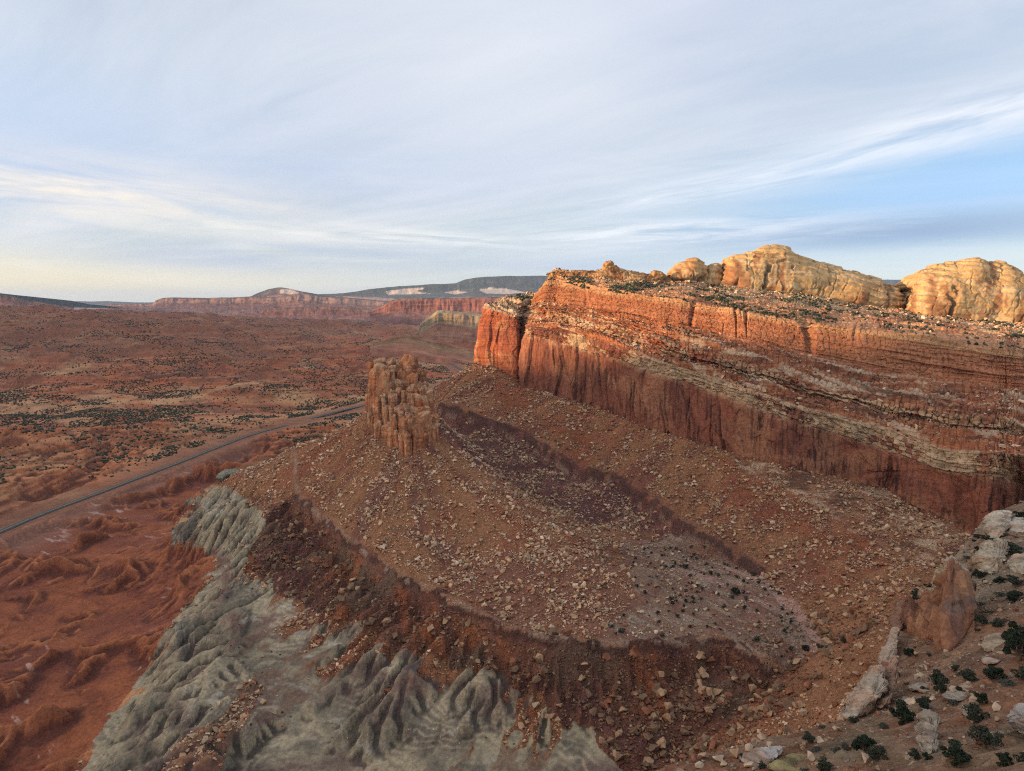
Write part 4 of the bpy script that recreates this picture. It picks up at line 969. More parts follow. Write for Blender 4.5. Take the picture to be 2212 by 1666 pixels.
mesa('mesa', [(232, 658, 668), (262, 657.5, 668), (328, 656, 670), (336, 649, 672), (352, 643.5, 674), (372, 642.5, 676), (440, 643.5, 678), (500, 643, 680), (545, 641, 681), (600, 643, 683), (640, 635, 684), (655, 631, 684), (672, 636, 684), (700, 640, 684), (760, 644, 684), (850, 652, 684), (920, 656, 684)], 10200, 900, 1800,
     RED3, 'long low purple red mesa in the distance below the domed mountain', 'mesa', frac=(0, .38, .62, 1), ds=13, vegtop=(.16, .085, .07), back=1500, amp=1.0, fl=.3)
mesa('mesa', [(560, 668, 690), (620, 664, 690), (700, 662, 690), (760, 664, 690), (790, 668, 690), (860, 680, 694)], 8200, 420, 1850,
     ((.27, .14, .11), (.22, .11, .09), (.22, .14, .11)), 'low red bench with a small cliff in front of the purple red mesa', 'mesa', frac=(0, .3, .75, 1), ds=10, vegtop=(.20, .12, .08), back=900, amp=.8, fl=.3)
mesa('mesa', [(800, 672, 690), (826, 662, 692), (845, 651, 692), (862, 646.5, 693), (900, 645, 694), (960, 644, 694), (1010, 643, 695), (1070, 642, 696), (1180, 640, 696), (1300, 640, 696)], 6300, 380, 1900,
     ((.28, .14, .11), (.29, .115, .085), (.28, .14, .11)), 'long wall of fluted red cliffs beyond the green topped mesa', 'cliff', frac=(0, .42, .9, 1), ds=8, vegtop=(.10, .085, .06), back=1200, amp=1.1, fl=.3)
mesa('mesa', [(880, 728, 750), (903, 716, 752), (906, 700, 754), (914, 693, 756), (930, 682, 758), (944, 671, 760), (956, 669.5, 762), (985, 673, 764), (1030, 678, 768), (1080, 682, 772), (1150, 684, 775)], 3300, 150, 1950,
     ((.40, .15, .09), (.38, .20, .13), (.38, .30, .19)), 'flat topped mesa with a grey green slope over red cliffs left of the great cliff', 'mesa', frac=(0, .26, .62, 1), ds=3.2, vegtop=(.36, .29, .18), back=500, amp=1.0, fl=.3)
mesa('hill', [(800, 748, 752), (835, 733, 755), (870, 719, 758), (900, 722, 762), (930, 733, 768), (975, 744, 775), (1030, 757, 786), (1060, 765, 792)], 2950, 160, 2000,
     ((.42, .18, .11), (.40, .22, .12), (.36, .22, .13)), 'smooth tan and red clay mound below the green topped mesa', 'hill', frac=(0, .3, .6, 1), ds=4, vegtop=(.34, .14, .08), back=300, amp=.5, fl=.3)
mesa('hill', [(-420, 640, 668), (-200, 625, 668), (-60, 634, 668), (0, 634, 668), (14, 636, 668), (40, 643, 668), (60, 649, 668), (95, 653, 668), (130, 659, 668), (160, 664, 668)], 7800, 500, 2050,
     ((.22, .11, .085), (.20, .10, .08), (.12, .09, .07)), 'dark hill on the skyline at the left edge of the photo', 'hill', frac=(0, .35, .65, 1), ds=12, vegtop=(.05, .05, .04), back=1200, amp=.7)
mesa('hill', [(-400, 655, 662), (0, 652, 662), (70, 650.5, 662), (140, 650.5, 662), (200, 651.5, 662), (230, 650.5, 662), (290, 653.5, 662), (400, 653, 662), (600, 653, 662)], 27000, 1500, 2100,
     ((.10, .09, .08), (.09, .085, .075), (.07, .07, .06)), 'faint blue hills on the horizon right of the dark hill', 'hill', frac=(0, .35, .65, 1), ds=60, vegtop=(.05, .055, .05), back=4000, amp=.4)
mesa('cliff', [(-60, 700, 716), (-20, 694, 717), (20, 690, 717), (45, 691, 717), (72, 697, 717), (86, 704, 716), (92, 712, 715)], 3150, 40, 2150,
     ((.36, .19, .11), (.46, .24, .13), (.48, .28, .16)), 'short tan cliff catching light on the hillside at the left edge', 'cliff', frac=(0, .25, .85, 1), ds=3, vegtop=(.22, .12, .08), back=150, amp=.6, fl=.3)
log('mesas')
# ------------------------------------------------------------------ the butte: a cluster of joined columns with rounded heads, one rock
def column(cx, cy, ztop, zbot, r, rs, seg=26, step=.85, lean=(0, 0), bulb=0.0):
    nz = max(int((ztop - zbot) / step), 4); t = np.linspace(0, 1, nz); z = zbot + (ztop - zbot) * t
    dome_h = min(r * rs.uniform(.35, .8), (ztop - zbot) * .4)
    zz = z.copy()
    capk = np.clip((z - (ztop - dome_h)) / dome_h, 0, 1)
    prof = np.sqrt(np.clip(1 - capk ** 2.6, 0.0, 1)) * (1.14 - .16 * t)
    a = np.linspace(0, 2 * np.pi, seg, endpoint=False); s0 = rs.rand() * 100
    A, Zg = np.meshgrid(a, z, indexing='ij')
    poly = 1 / np.maximum(np.abs(np.cos((A + s0) % (np.pi / 2.5) - np.pi / 5)), .6) * .92
    nA = fbs(np.cos(A) * 1.3 + s0, np.sin(A) * 1.3 + Zg / 30, 1, 1, 3, 2201) * .20 + vn(np.cos(A) * 3 + s0, np.sin(A) * 3 + Zg / 14, 2211) * .10
    q = Zg / 5.2 + s0 * .1 + fbm(A * 2 + s0, Zg, 9, 2, 2213) * .5; f = q - np.floor(q)
    bed = -.06 * np.exp(-((f - .5) / .10) ** 2) * (rs.rand() * .8 + .5)
    bd2 = vn(Zg / 1.7 + s0, A * .8, 2217) * .06
    nb = bulb * (np.exp(-((Zg - (ztop - r * 1.0)) / (r * .55)) ** 2) * .10 - np.exp(-((Zg - (ztop - r * 2.3)) / (r * .5)) ** 2) * .16)
    R = r * prof[None] * poly * (1 + nA + bed + bd2 + nb)
    X = cx + np.cos(A) * R + lean[0] * (Zg - zbot); Y = cy + np.sin(A) * R + lean[1] * (Zg - zbot)
    a0 = rs.uniform(0, 6.28); Zc = Zg + sstep(ztop - r * 2.2, ztop, Zg) * (np.cos(A - a0) * R * rs.uniform(.1, .55) + vn(np.cos(A) * 2.2 + s0, np.sin(A) * 2.2, 2219) * r * .4)
    V = np.stack([X, Y, Zc], -1).reshape(-1, 3)
    return V, grid_faces(seg, nz, wrap=True), (A.reshape(-1), ((ztop - Zg)).reshape(-1), np.full(V.shape[0], rs.rand()))
BC = [(505, 382, 24, 653, .6), (580, 347, 44, 660, .5), (655, 342, 32, 666, .5), (755, 336, 56, 663, .7), (860, 362, 48, 668, .4), (925, 376, 32, 668, .4), (985, 296, 66, 662, .7), (1170, 492, 33, 668, 1.0), (1105, 537, 30, 670, .8),
      (620, 408, 56, 644, .3), (560, 470, 46, 645, .1), (690, 500, 50, 643, .2), (735, 436, 44, 652, .5), (775, 482, 38, 649, .4), (850, 470, 38, 654, .5), (905, 480, 46, 656, .2), (1020, 500, 64, 657, .3), (1050, 560, 50, 652, .2), (1195, 640, 30, 662, .5), (468, 772, 34, 656, .2),
      (690, 492, 36, 646, .5), (1075, 650, 60, 655, .1), (1140, 668, 45, 656, .1), (905, 612, 42, 648, .7), (830, 600, 48, 650, .3), (960, 620, 50, 652, .2),
      (1000, 708, 44, 645, .4), (1062, 704, 44, 647, .4), (1150, 700, 50, 648, .4), (1228, 728, 44, 648, .4), (942, 760, 50, 640, .7), (1012, 795, 38, 636, .6), (750, 738, 36, 643, .5), (850, 715, 52, 644, .3), (540, 470, 44, 646, .1),
      (642, 798, 38, 638, .4), (598, 838, 33, 635, .3), (658, 848, 33, 633, .3), (782, 800, 44, 636, .4), (1085, 800, 48, 639, .3), (1190, 828, 50, 641, .3), (1258, 848, 36, 645, .3),
      (775, 948, 38, 629, .5), (845, 958, 36, 627, .5), (900, 925, 42, 631, .5), (990, 940, 48, 631, .5), (1060, 975, 48, 630, .3), (1130, 985, 46, 631, .3), (1220, 958, 44, 637, .3), (700, 930, 36, 633, .2),
      (785, 1068, 32, 623, .4), (868, 1012, 46, 624, .4), (940, 1088, 42, 620, .3), (985, 1048, 60, 623, .2), (1095, 1080, 52, 620, .3), (1170, 1044, 50, 625, .3), (1010, 1110, 48, 618, .1), (1070, 1120, 40, 617.5, .1), (1255, 1086, 42, 630, .2), (1325, 1062, 40, 635, .3), (1345, 1180, 30, 632, .2), (1215, 1190, 42, 626, .1), (1290, 1200, 36, 629, .1),
      (715, 1178, 30, 628, .3), (660, 1190, 26, 631, .2), (760, 1230, 32, 624, .1), (830, 1260, 34, 621, .1), (980, 1290, 26, 614.5, .5), (1150, 1280, 40, 621, .1), (900, 1330, 36, 618, .1), (590, 1140, 34, 633, .1), (530, 1080, 34, 638, .1), (490, 1030, 28, 643, .1)]
rs = np.random.RandomState(77); Vs = []; Fs = []; at3 = []; nb_ = 0
def add_col(*a, **k):
    global nb_
    V, Fc, q = column(*a, **k); Vs.append(V); Fs.append(Fc + nb_); at3.append(np.stack(q, -1)); nb_ += len(V)
for (x, yt, hw, yy, bu) in BC:
    p = at(719 + x / 6.03, 719 + yt / 6.03, yy); r = hw / 6.03 * yy / 1500 * 1.22 * rs.choice([.75, .95, 1.1, 1.4])
    add_col(p[0], p[1] + r * .3, p[2], -150, r, rs, bulb=bu, lean=(rs.uniform(-.01, .01), rs.uniform(-.01, .01)))
    for k in range(2):                       # half columns and blocks that cling to each one
        a_ = rs.uniform(0, 6.28); h = rs.uniform(.72, .97)
        add_col(p[0] + math.cos(a_) * r * .75, p[1] + r * .3 + math.sin(a_) * r * .75, p[2] - (p[2] + 132) * (1 - h) - 1, -150, r * rs.uniform(.34, .5), rs, seg=14, bulb=0)
for (x, yt, hw, yy) in ((560, 430, 75, 657), (700, 430, 90, 660), (870, 450, 95, 664), (985, 520, 80, 664), (640, 560, 80, 648), (800, 640, 90, 651), (960, 700, 100, 651), (1120, 720, 110, 653), (1190, 790, 80, 648), (900, 850, 110, 641), (1060, 860, 110, 642), (600, 880, 80, 640), (740, 960, 80, 636), (900, 1040, 90, 629), (1060, 1060, 100, 628), (1200, 1060, 90, 634), (1000, 1150, 80, 623), (560, 1050, 60, 641)):
    p = at(719 + x / 6.03, 719 + yt / 6.03, yy); r = hw / 6.03 * yy / 1500 * 1.1
    add_col(p[0], p[1] + r * .45, p[2] - 2, -150, r, rs, seg=44, bulb=0)
V = np.concatenate(Vs); Fc = np.concatenate(Fs); q = np.concatenate(at3)
j = fbm(V[:, 0] + V[:, 1], V[:, 2], 6, 3, 2231)
_u = V[:, 0] + V[:, 1] * .6; _w = V[:, 1] - V[:, 0] * .6
V[:, 0] += fbs(_w, V[:, 2], 3.2, 9, 4, 2241) * 1.7; V[:, 1] += fbs(_u, V[:, 2] + 40, 3.2, 9, 4, 2251) * 1.7; V[:, 2] += fbm(V[:, 0], V[:, 1] + 40, 3.0, 3, 2255) * .7
K = np.broadcast_to(np.asarray((.42, .19, .095), F), V.shape).copy()
K = mixc(K, (.52, .32, .17), sstep(-.1, .4, fbs(V[:, 0] - V[:, 1], V[:, 2], 3.5, 26, 4, 2261)))
K = mixc(K, (.46, .36, .25), sstep(.0, .4, fbs(V[:, 0] * 1.4 + V[:, 1], V[:, 2], 1.8, 30, 3, 2271)) * .6)
K = mixc(K, (.44, .17, .075), sstep(.25, .8, q[:, 2]) * .45)
K = mixc(K, (.58, .42, .27), (1 - sstep(1.5, 6, q[:, 1])) * sstep(.3, .5, (q[:, 2] * 7.3) % 1) * .6); K = K * np.array((.92, .80, .76), F)
K = mixc(K, (.47, .19, .08), (1 - sstep(1.5, 6, q[:, 1])) * (1 - sstep(.2, .4, (q[:, 2] * 7.3) % 1)) * .6)
K = mixc(K, (.15, .07, .045), sstep(.12, .4, fbs(_u * 1.0, V[:, 2], 2.2, 24, 4, 2281)) * .65)
butte = mesh_obj('butte', V, Fc, M['butte'], K, attrs={'varnish': np.clip(q[:, 1] / 20, 0, 1) * .8})
tag(butte, 'freestanding butte of clustered rock columns on top of the talus cone', 'butte')
log('butte', V.shape)

# ------------------------------------------------------------------ lumps: rocks with an outline surveyed from the view point, with their own thickness
def hit(u, v, y0=60.0, y1=5000.0):
    """where a sight line meets the ground"""
    ys = np.concatenate([np.arange(y0, 900, 1.0), np.arange(900, y1, 6.0)])
    p = at(u, v, ys); h = height(p[:, 0], p[:, 1]); b = np.flatnonzero(p[:, 2] < h)
    if len(b) == 0: return None
    return np.array([p[b[0], 0], p[b[0], 1], h[b[0]]])
def lump(name, poly, ytop, ybot, thick, colr, label, cat, seed=1, cols2=(.35, .2, .12), amp=.5, group=None, rings=9, res=1.2):
    P = np.array(poly, float); n = 0; pts = []
    for i in range(len(P)):
        a, b = P[i], P[(i + 1) % len(P)]; k = max(int(np.hypot(*(b - a)) / res), 1)
        pts += [a + (b - a) * t / k for t in range(k)]
    if ybot < 200 or ytop < 360:                                    # these stand on the spur: take their distance from the ground there
        pv = np.array(poly, float); a_ = hit(pv[:, 0].mean(), pv[:, 1].max()); b_ = hit(pv[:, 0].mean(), pv[:, 1].min())
        if a_ is not None and a_[1] < ybot * 1.3:
            ybot = a_[1] - 1.0; ytop = min(b_[1] if b_ is not None else 1e9, ybot + (ytop - ybot if ytop > ybot else 8), ybot * 1.12)
    P = np.array(pts); c = P.mean(0); vmin, vmax = P[:, 1].min(), P[:, 1].max()
    f = lambda v: ytop + (ybot - ytop) * (v - vmin) / (vmax - vmin + 1e-6)
    rows = []
    for side in (1, -1):
        for k in (range(rings) if side == 1 else range(rings - 1, -1, -1)):
            s = math.sin((k + .5) / rings * math.pi / 2) ** .8 if True else 1
            q = c + (P - c) * s; y = f(q[:, 1])
            w = at(q[:, 0], q[:, 1], y); depth = math.sqrt(max(1 - s ** 3, 0)) * thick * .5
            off = np.array([0, -depth * .9 if side == 1 else depth * 1.6, (depth * .25 if side == 1 else -depth)])
            rows.append(w + off)
    G = np.stack(rows, 1)
    nn = normals(np.concatenate([G, G[:1]], 0))[:-1]
    fc = cells(G[..., 0] + G[..., 1] * .5, G[..., 2] * 1.3 + G[..., 1] * .4, 2.6, seed % 97)
    G = G + nn * (fbm(G[..., 0] + G[..., 1] * .6, G[..., 2], 9, 4, seed) * amp * 2 + fbm(G[..., 0], G[..., 2] + G[..., 1], 1.6, 4, seed + 9) * amp * 1.1 + fc[2] * amp * .7 - (1 - sstep(.02, .12, fc[1])) * amp * .9)[..., None]
    V = G.reshape(-1, 3); nv = G.shape[1]
    e0 = np.arange(G.shape[0]) * nv; e1 = e0 + nv - 1
    V = np.concatenate([V, G[:, 0].mean(0)[None], G[:, -1].mean(0)[None]]); i0 = len(V) - 2
    t0 = np.stack([e0, np.full(len(e0), i0), np.roll(e0, -1)], -1); t1 = np.stack([e1, np.roll(e1, -1), np.full(len(e1), i0 + 1)], -1)
    K = np.broadcast_to(np.asarray(colr, F), V.shape).copy()
    K = K * .8
    K = mixc(K, cols2, sstep(-.05, .4, fbs(V[:, 0] + V[:, 1] * .3, V[:, 2] + V[:, 0] * .4, 3.2, 9, 4, seed + 21)) * .8)
    K = mixc(K, np.asarray(cols2) * .45, sstep(.25, .5, fbm(V[:, 0], V[:, 2] + V[:, 1], 5, 4, seed + 31)) * .6)
    o = mesh_obj(name, V, [grid_faces(G.shape[0], nv, wrap=True), t0, t1], M['butte'], K, attrs={'varnish': np.zeros(len(V))})
    return tag(o, label, cat, group)
# the brown fin
fa = [[(1966, 1347, 232), (1990, 1318, 236), (2020, 1288, 240)], [(1990, 1374, 222), (2015, 1310, 228), (2034, 1246, 236)], [(2012, 1412, 204), (2036, 1310, 217), (2045, 1214, 236)],
      [(2040, 1464, 189), (2062, 1330, 210), (2062, 1203, 234)], [(2075, 1456, 190), (2090, 1330, 210), (2088, 1222, 232)], [(2112, 1434, 196), (2114, 1330, 212), (2106, 1254, 228)]]
W = world_rows(fa); W = np.concatenate([W[:, :1] - np.array([0, 0, 12.]), W, W[:, 2:] + np.array([1.5, 4, -1.0]), W[:, 2:] + np.array([6, 14, -30.])], 1)
W = np.concatenate([W[:1] + np.array([4, 12, -2.]), W, W[-1:] + np.array([0, 14, -3.])])
Gf, rw_, sf, st_ = resample(W, np.arange(6.) * 10, .35, np.array([1, .35, .35, .35, 1]))
Gf = blur3(Gf, 3, 3); nf = normals(blur3(Gf, 10, 8)); nf *= -np.sign((nf * Gf).sum(-1).mean())
Sg, Rg = sf[:, None] + 0 * rw_[None], rw_[None] + 0 * sf[:, None]; sn = Sg / sf[-1]
dd = fbs(Sg + (Rg - 2) * 5, Rg * 12, 9, 50, 3, 2301, ridged=True) * 1.0 + fbm(Sg, Rg * 10, 1.6, 4, 2303) * .35 + fbs(Sg + Rg * 3, Rg * 12, 2.6, 26, 3, 2311) * .6 - 7.5 * np.exp(-((sn - .42 + (2.5 - Rg) * .1) / .07) ** 4 - ((Rg - 2.45) / .42) ** 4) - 1.5 * np.clip(fbs(Sg + (2.2 - Rg) * 14, Rg, 5, 8, 2, 2341, ridged=True) - .5, 0, 1) * 3 + cells(Sg + Rg * 6, Rg * 9, 6, 4)[2] * 1.5 - 1.6 * np.exp(-((sn - .40 + (Rg - 1.5) * .05) / .025) ** 2) * (Rg < 2)
Gf = Gf + nf * dd[..., None]
Kf = np.broadcast_to(np.asarray((.30, .135, .07), F), Sg.shape + (3,)).copy()
Kf = mixc(Kf, (.19, .09, .06), sstep(-.1, .35, fbs(Sg + Rg * 4, Rg * 10, 4, 18, 4, 2321))); Kf = mixc(Kf, (.38, .20, .105), sstep(.1, .4, fbm(Sg, Rg * 10, 9, 4, 2331)) * .7)
Kf = mixc(Kf, (.16, .11, .09), np.exp(-((Rg - 2.1 - (sn - .6) * 1.2) / .16) ** 2) * (sn > .5) * .8); Kf = mixc(Kf, (.50, .42, .30), sstep(2.9, 3.2, Rg) * .8)
Kf = Kf * .8
Kf = mixc(Kf, (.07, .036, .028), np.exp(-((sn - .42 + (2.5 - Rg) * .1) / .07) ** 4 - ((Rg - 2.45) / .45) ** 4) * .85); Kf = mixc(Kf, (.13, .065, .045), np.clip(fbs(Sg + (2.2 - Rg) * 14, Rg, 5, 8, 2, 2341, ridged=True) - .5, 0, 1) * 2)  # shade of the hollow and grooves put into the colour
fin = mesh_obj('rock_fin', Gf.reshape(-1, 3), grid_faces(*Sg.shape), M['butte'], Kf.reshape(-1, 3), attrs={'varnish': np.full(Sg.size, .3)})
tag(fin, 'tall smooth brown rock fin with a dark hollow on the edge of the near spur', 'rock fin')
PW = (.40, .33, .25); PB = (.38, .25, .17)
lump('rock_slab', [(1824, 1550), (1850, 1512), (1878, 1465), (1898, 1434), (1910, 1440), (1914, 1468), (1900, 1498), (1872, 1512), (1848, 1532), (1836, 1550)], 211, 172, 7, (.46, .37, .28), 'long pale leaning slab on the spur edge, lowest of the slabs', 'rock slab', 2401, PB, .5)
lump('rock_slab', [(1904, 1434), (1914, 1400), (1926, 1372), (1936, 1352), (1942, 1356), (1938, 1384), (1930, 1410), (1916, 1436)], 246, 214, 5, (.45, .34, .25), 'narrow pale slab above the long leaning slab on the spur edge', 'rock slab', 2411, PB, .4)
lump('rock_slab', [(1930, 1345), (1934, 1318), (1946, 1292), (1956, 1300), (1968, 1312), (1962, 1326), (1948, 1345), (1938, 1362)], 258, 246, 6, (.27, .15, .10), 'dark brown upright slab left of the tall brown fin', 'rock slab', 2421, (.2, .11, .08), .5)
lump('rock_slab', [(1918, 1495), (1926, 1450), (1934, 1415), (1941, 1418), (1938, 1450), (1928, 1490), (1912, 1520), (1900, 1530)], 218, 190, 4, (.36, .22, .15), 'thin orange brown slab behind the long pale slab', 'rock slab', 2431, PB, .4)
lump('boulder', [(1900, 1437), (1908, 1429), (1920, 1431), (1924, 1440), (1916, 1446), (1904, 1445)], 208, 205, 4, (.32, .14, .09), 'flat red boulder sitting on top of the long pale slab', 'boulder', 2441, (.25, .1, .07), .2, res=.7)
lump('rock_slab', [(1936, 1512), (1944, 1500), (1958, 1498), (1966, 1508), (1954, 1514), (1946, 1520)], 176, 170, 4, PW, 'small white rock between the dark junipers left of the white rock humps', 'rock', 2451, PB, .3, res=.7)
lump('rock_slab', [(1974, 1486), (1990, 1477), (2008, 1475), (2022, 1478), (2026, 1488), (2004, 1490), (1986, 1492)], 188, 182, 6, PW, 'smooth white rock hump below the foot of the brown fin', 'rock', 2461, PB, .3, res=.8)
lump('rock_slab', [(2078, 1486), (2090, 1477), (2104, 1476), (2122, 1482), (2140, 1488), (2118, 1492), (2092, 1496), (2050, 1512), (2046, 1502)], 180, 172, 6, PW, 'white rock hump with a tail of blocks right of the fin foot', 'rock', 2471, PB, .4, res=.8)
lump('rock_slab', [(1995, 1545), (2000, 1533), (2011, 1532), (2018, 1545), (2022, 1562), (2018, 1582), (2016, 1602), (2013, 1624), (2004, 1628), (2004, 1600), (1996, 1576)], 146, 126, 4, PW, 'white curved outcrop standing out of the red sand near the bottom of the photo', 'rock', 2481, (.36, .28, .22), .5)
lump('rock_slab', [(1972, 1668), (1984, 1650), (1996, 1640), (2006, 1642), (2000, 1656), (1990, 1672), (1980, 1690), (1964, 1690)], 124, 116, 4, PW, 'low white rock streak at the bottom below the curved white outcrop', 'rock', 2491, (.36, .28, .22), .3)
lump('rock_slab', [(2138, 1143), (2142, 1118), (2146, 1105), (2160, 1101), (2180, 1105), (2178, 1122), (2170, 1136), (2150, 1146)], 352, 344, 12, (.52, .46, .36), 'large pale block at the far tip of the spur in front of the dark alcove', 'rock', 2501, PB, .5)
lump('rock_slab', [(2138, 1162), (2142, 1146), (2158, 1132), (2172, 1126), (2176, 1136), (2160, 1150), (2148, 1164)], 338, 322, 9, (.45, .38, .27), 'leaning grooved pale slab below the large pale block on the spur tip', 'rock', 2511, PB, .5)
lump('rock_slab', [(2110, 1214), (2112, 1192), (2124, 1178), (2144, 1168), (2166, 1162), (2174, 1174), (2170, 1200), (2160, 1226), (2138, 1240), (2126, 1232), (2120, 1218)], 300, 262, 9, (.50, .42, .31), 'curved cream rock with a dark split, right of the brown fin tip', 'rock', 2521, (.33, .2, .12), .8)
lump('rock_slab', [(2192, 1218), (2196, 1200), (2214, 1194), (2240, 1200), (2240, 1236), (2210, 1240)], 272, 262, 9, (.50, .44, .34), 'rounded pale rock at the right edge level with the brown fin tip', 'rock', 2531, PB, .5)
lump('rock_slab', [(2178, 1130), (2190, 1118), (2206, 1116), (2220, 1124), (2224, 1140), (2206, 1152), (2186, 1146)], 345, 330, 10, (.50, .44, .35), 'pale rock hump right of the large pale block on the spur tip', 'rock', 2541, PB, .5)
lump('rock_slab', [(2134, 1384), (2140, 1372), (2158, 1370), (2176, 1376), (2196, 1384), (2186, 1402), (2160, 1412), (2140, 1404)], 205, 192, 7, (.46, .36, .24), 'rounded tan and white boulder right of the brown fin foot', 'rock', 2551, PB, .4)
lump('rock_slab', [(2130, 1422), (2144, 1412), (2164, 1404), (2186, 1402), (2170, 1416), (2148, 1428), (2136, 1434)], 184, 176, 5, (.50, .44, .36), 'thin white ledge below the rounded tan boulder near the right edge', 'rock', 2561, PB, .3)
lump('rock_slab', [(1600, 1640), (1622, 1624), (1650, 1612), (1690, 1612), (1682, 1626), (1660, 1644), (1630, 1652)], 140, 130, 6, (.46, .42, .38), 'pale grey outcrop on the lower rim of the near spur', 'rock', 2571, PB, .4)
lump('rock_slab', [(1664, 1660), (1684, 1640), (1720, 1626), (1752, 1632), (1760, 1650), (1736, 1664), (1700, 1680)], 133, 124, 6, (.34, .28, .13), 'olive tan outcrop right of the pale grey outcrop at the bottom', 'rock', 2581, (.26, .17, .1), .4)
lump('rock_slab', [(2190, 1560), (2196, 1540), (2216, 1520), (2240, 1520), (2240, 1580), (2210, 1590)], 112, 104, 5, (.40, .37, .35), 'grey white rock cut by the right edge of the photo near the bottom', 'rock', 2591, PB, .4)
lump('stone_tower', [(1131, 1229), (1133, 1216), (1130, 1208), (1136, 1196), (1141, 1192), (1147, 1200), (1147, 1210), (1151, 1218), (1150, 1229)], 478, 474, 4, (.42, .29, .18), 'small stack of layered tan blocks alone on the lower talus slope', 'rock stack', 2601, (.2, .12, .08), .35, res=.7)
lump('clay_knob', [(468, 1036), (474, 1022), (490, 1014), (508, 1013), (522, 1018), (524, 1024), (505, 1030), (486, 1040)], 722, 712, 26, (.27, .26, .19), 'grey green rounded clay knob by the left foot of the talus cone', 'clay knob', 2611, (.22, .22, .17), .3)
# photographer's ledge
ex = np.array([(-3, -3, -1.7), (-2.5, .8, -1.7), (2, 1.6, -1.75), (6.5, 6.0, -4.9), (9.3, 11.5, -8.20), (12, 13.3, -9.05), (18, 15, -9.8), (26, 14, -9.4), (26, -3, -3), (10, -4, -1.7)], float)
def prism(name, top, drop, mat, colr):
    n = len(top); pts = []
    for i in range(n):
        a, b = top[i], top[(i + 1) % n]; k = max(int(np.linalg.norm(b - a) / .25), 1)
        pts += [a + (b - a) * t / k for t in range(k)]
    P = np.array(pts); c = P.mean(0); rows = [c + (P - c) * s for s in np.linspace(0.02, 1, 30)]
    out_ = (P - c) / (np.linalg.norm(P - c, axis=1, keepdims=True))
    for k in range(1, 9): rows.append(P + out_ * (math.sin(k / 8 * math.pi / 2) * .5) * np.array([1, 1, 0]) - np.array([0, 0, (1 - math.cos(k / 8 * math.pi / 2)) * .6]))
    rows += [rows[-1] - np.array([0, 0, k * drop / 6.]) for k in range(1, 7)]
    G = np.stack(rows, 1); G[..., 2] += fbm(G[..., 0], G[..., 1], 1.3, 4, 2701) * .05
    K = np.broadcast_to(np.asarray(colr, F), G.shape).copy(); K = mixc(K, np.asarray(colr) * .7, sstep(0, .4, fbm(G[..., 0], G[..., 1], 1.5, 4, 2711)))
    return mesh_obj(name, G.reshape(-1, 3), grid_faces(G.shape[0], G.shape[1], wrap=True), mat, K.reshape(-1, 3), attrs={'varnish': np.zeros(G.shape[0] * G.shape[1])})
tag(prism('rock_ledge', ex, 30, M['stone'], (.46, .22, .14)), 'smooth pink rock ledge in the bottom right corner of the photo', 'rock ledge')
log('lumps')
# ------------------------------------------------------------------ boulders and scree
import bmesh
def chunk(seed, sub=False):
    rs = np.random.RandomState(seed); bm = bmesh.new(); s = np.array([1, rs.uniform(.6, .95), rs.uniform(.45, .8)])
    n = 10 if not sub else 15
    for _ in range(n):
        p = rs.uniform(-1, 1, 3); p /= max(np.abs(p).max(), .01) ** .8; p *= rs.uniform(.8, 1.0); bm.verts.new((p * s * .5))
    r = bmesh.ops.convex_hull(bm, input=bm.verts[:]); bmesh.ops.delete(bm, geom=list({g for g in r['geom_interior'] + r['geom_unused'] if isinstance(g, bmesh.types.BMVert)}), context='VERTS')
    bmesh.ops.triangulate(bm, faces=bm.faces[:]); bm.verts.index_update()
    V = np.array([v.co[:] for v in bm.verts], F); Fc = np.array([[v.index for v in f.verts] for f in bm.faces], np.int32); bm.free()
    return V, Fc
CH = [chunk(3000 + k) for k in range(14)]
def rotm(rs, n, tilt=.5):
    a = rs.uniform(0, 2 * np.pi, n); b = rs.normal(0, tilt, n); c = rs.normal(0, tilt, n)
    ca, sa, cb, sb, cc_, sc = np.cos(a), np.sin(a), np.cos(b), np.sin(b), np.cos(c), np.sin(c)
    Rz = np.zeros((n, 3, 3)); Rz[:, 0, 0] = ca; Rz[:, 0, 1] = -sa; Rz[:, 1, 0] = sa; Rz[:, 1, 1] = ca; Rz[:, 2, 2] = 1
    Rx = np.zeros((n, 3, 3)); Rx[:, 0, 0] = 1; Rx[:, 1, 1] = cb; Rx[:, 1, 2] = -sb; Rx[:, 2, 1] = sb; Rx[:, 2, 2] = cb
    Ry = np.zeros((n, 3, 3)); Ry[:, 1, 1] = 1; Ry[:, 0, 0] = cc_; Ry[:, 0, 2] = sc; Ry[:, 2, 0] = -sc; Ry[:, 2, 2] = cc_
    return Rz @ Rx @ Ry
def merged(name, shapes, pos, R, size, colr, mat, smooth=False, squash=None):
    Vs, Fs, Ks, b = [], [], [], 0
    kind = np.arange(len(pos)) % len(shapes)
    for k, (V, Fc) in enumerate(shapes):
        i = np.flatnonzero(kind == k)
        if not len(i): continue
        P = np.einsum('nij,vj->nvi', R[i], V) * size[i][:, None, None]
        P += pos[i][:, None, :]; nv = len(V)
        Vs.append(P.reshape(-1, 3).astype(F)); Fs.append((Fc[None] + (b + np.arange(len(i)) * nv)[:, None, None]).reshape(-1, 3)); b += len(i) * nv
        Ks.append(np.repeat(colr[i], nv, axis=0))
    return mesh_obj(name, np.concatenate(Vs), np.concatenate(Fs), mat, np.concatenate(Ks), smooth=smooth)
def visible(p, top=0.0, n=70):
    """is the point seen from the view point over the ground?"""
    ok = np.ones(len(p), bool)
    for t in np.linspace(.25, .985, n):
        ok &= height(p[:, 0] * t, p[:, 1] * t) < (p[:, 2] + top) * t + .8
    return ok
rs = np.random.RandomState(4242); NB = 1300000
bx = rs.uniform(-420, 430, NB); by = rs.uniform(110, 900, NB)
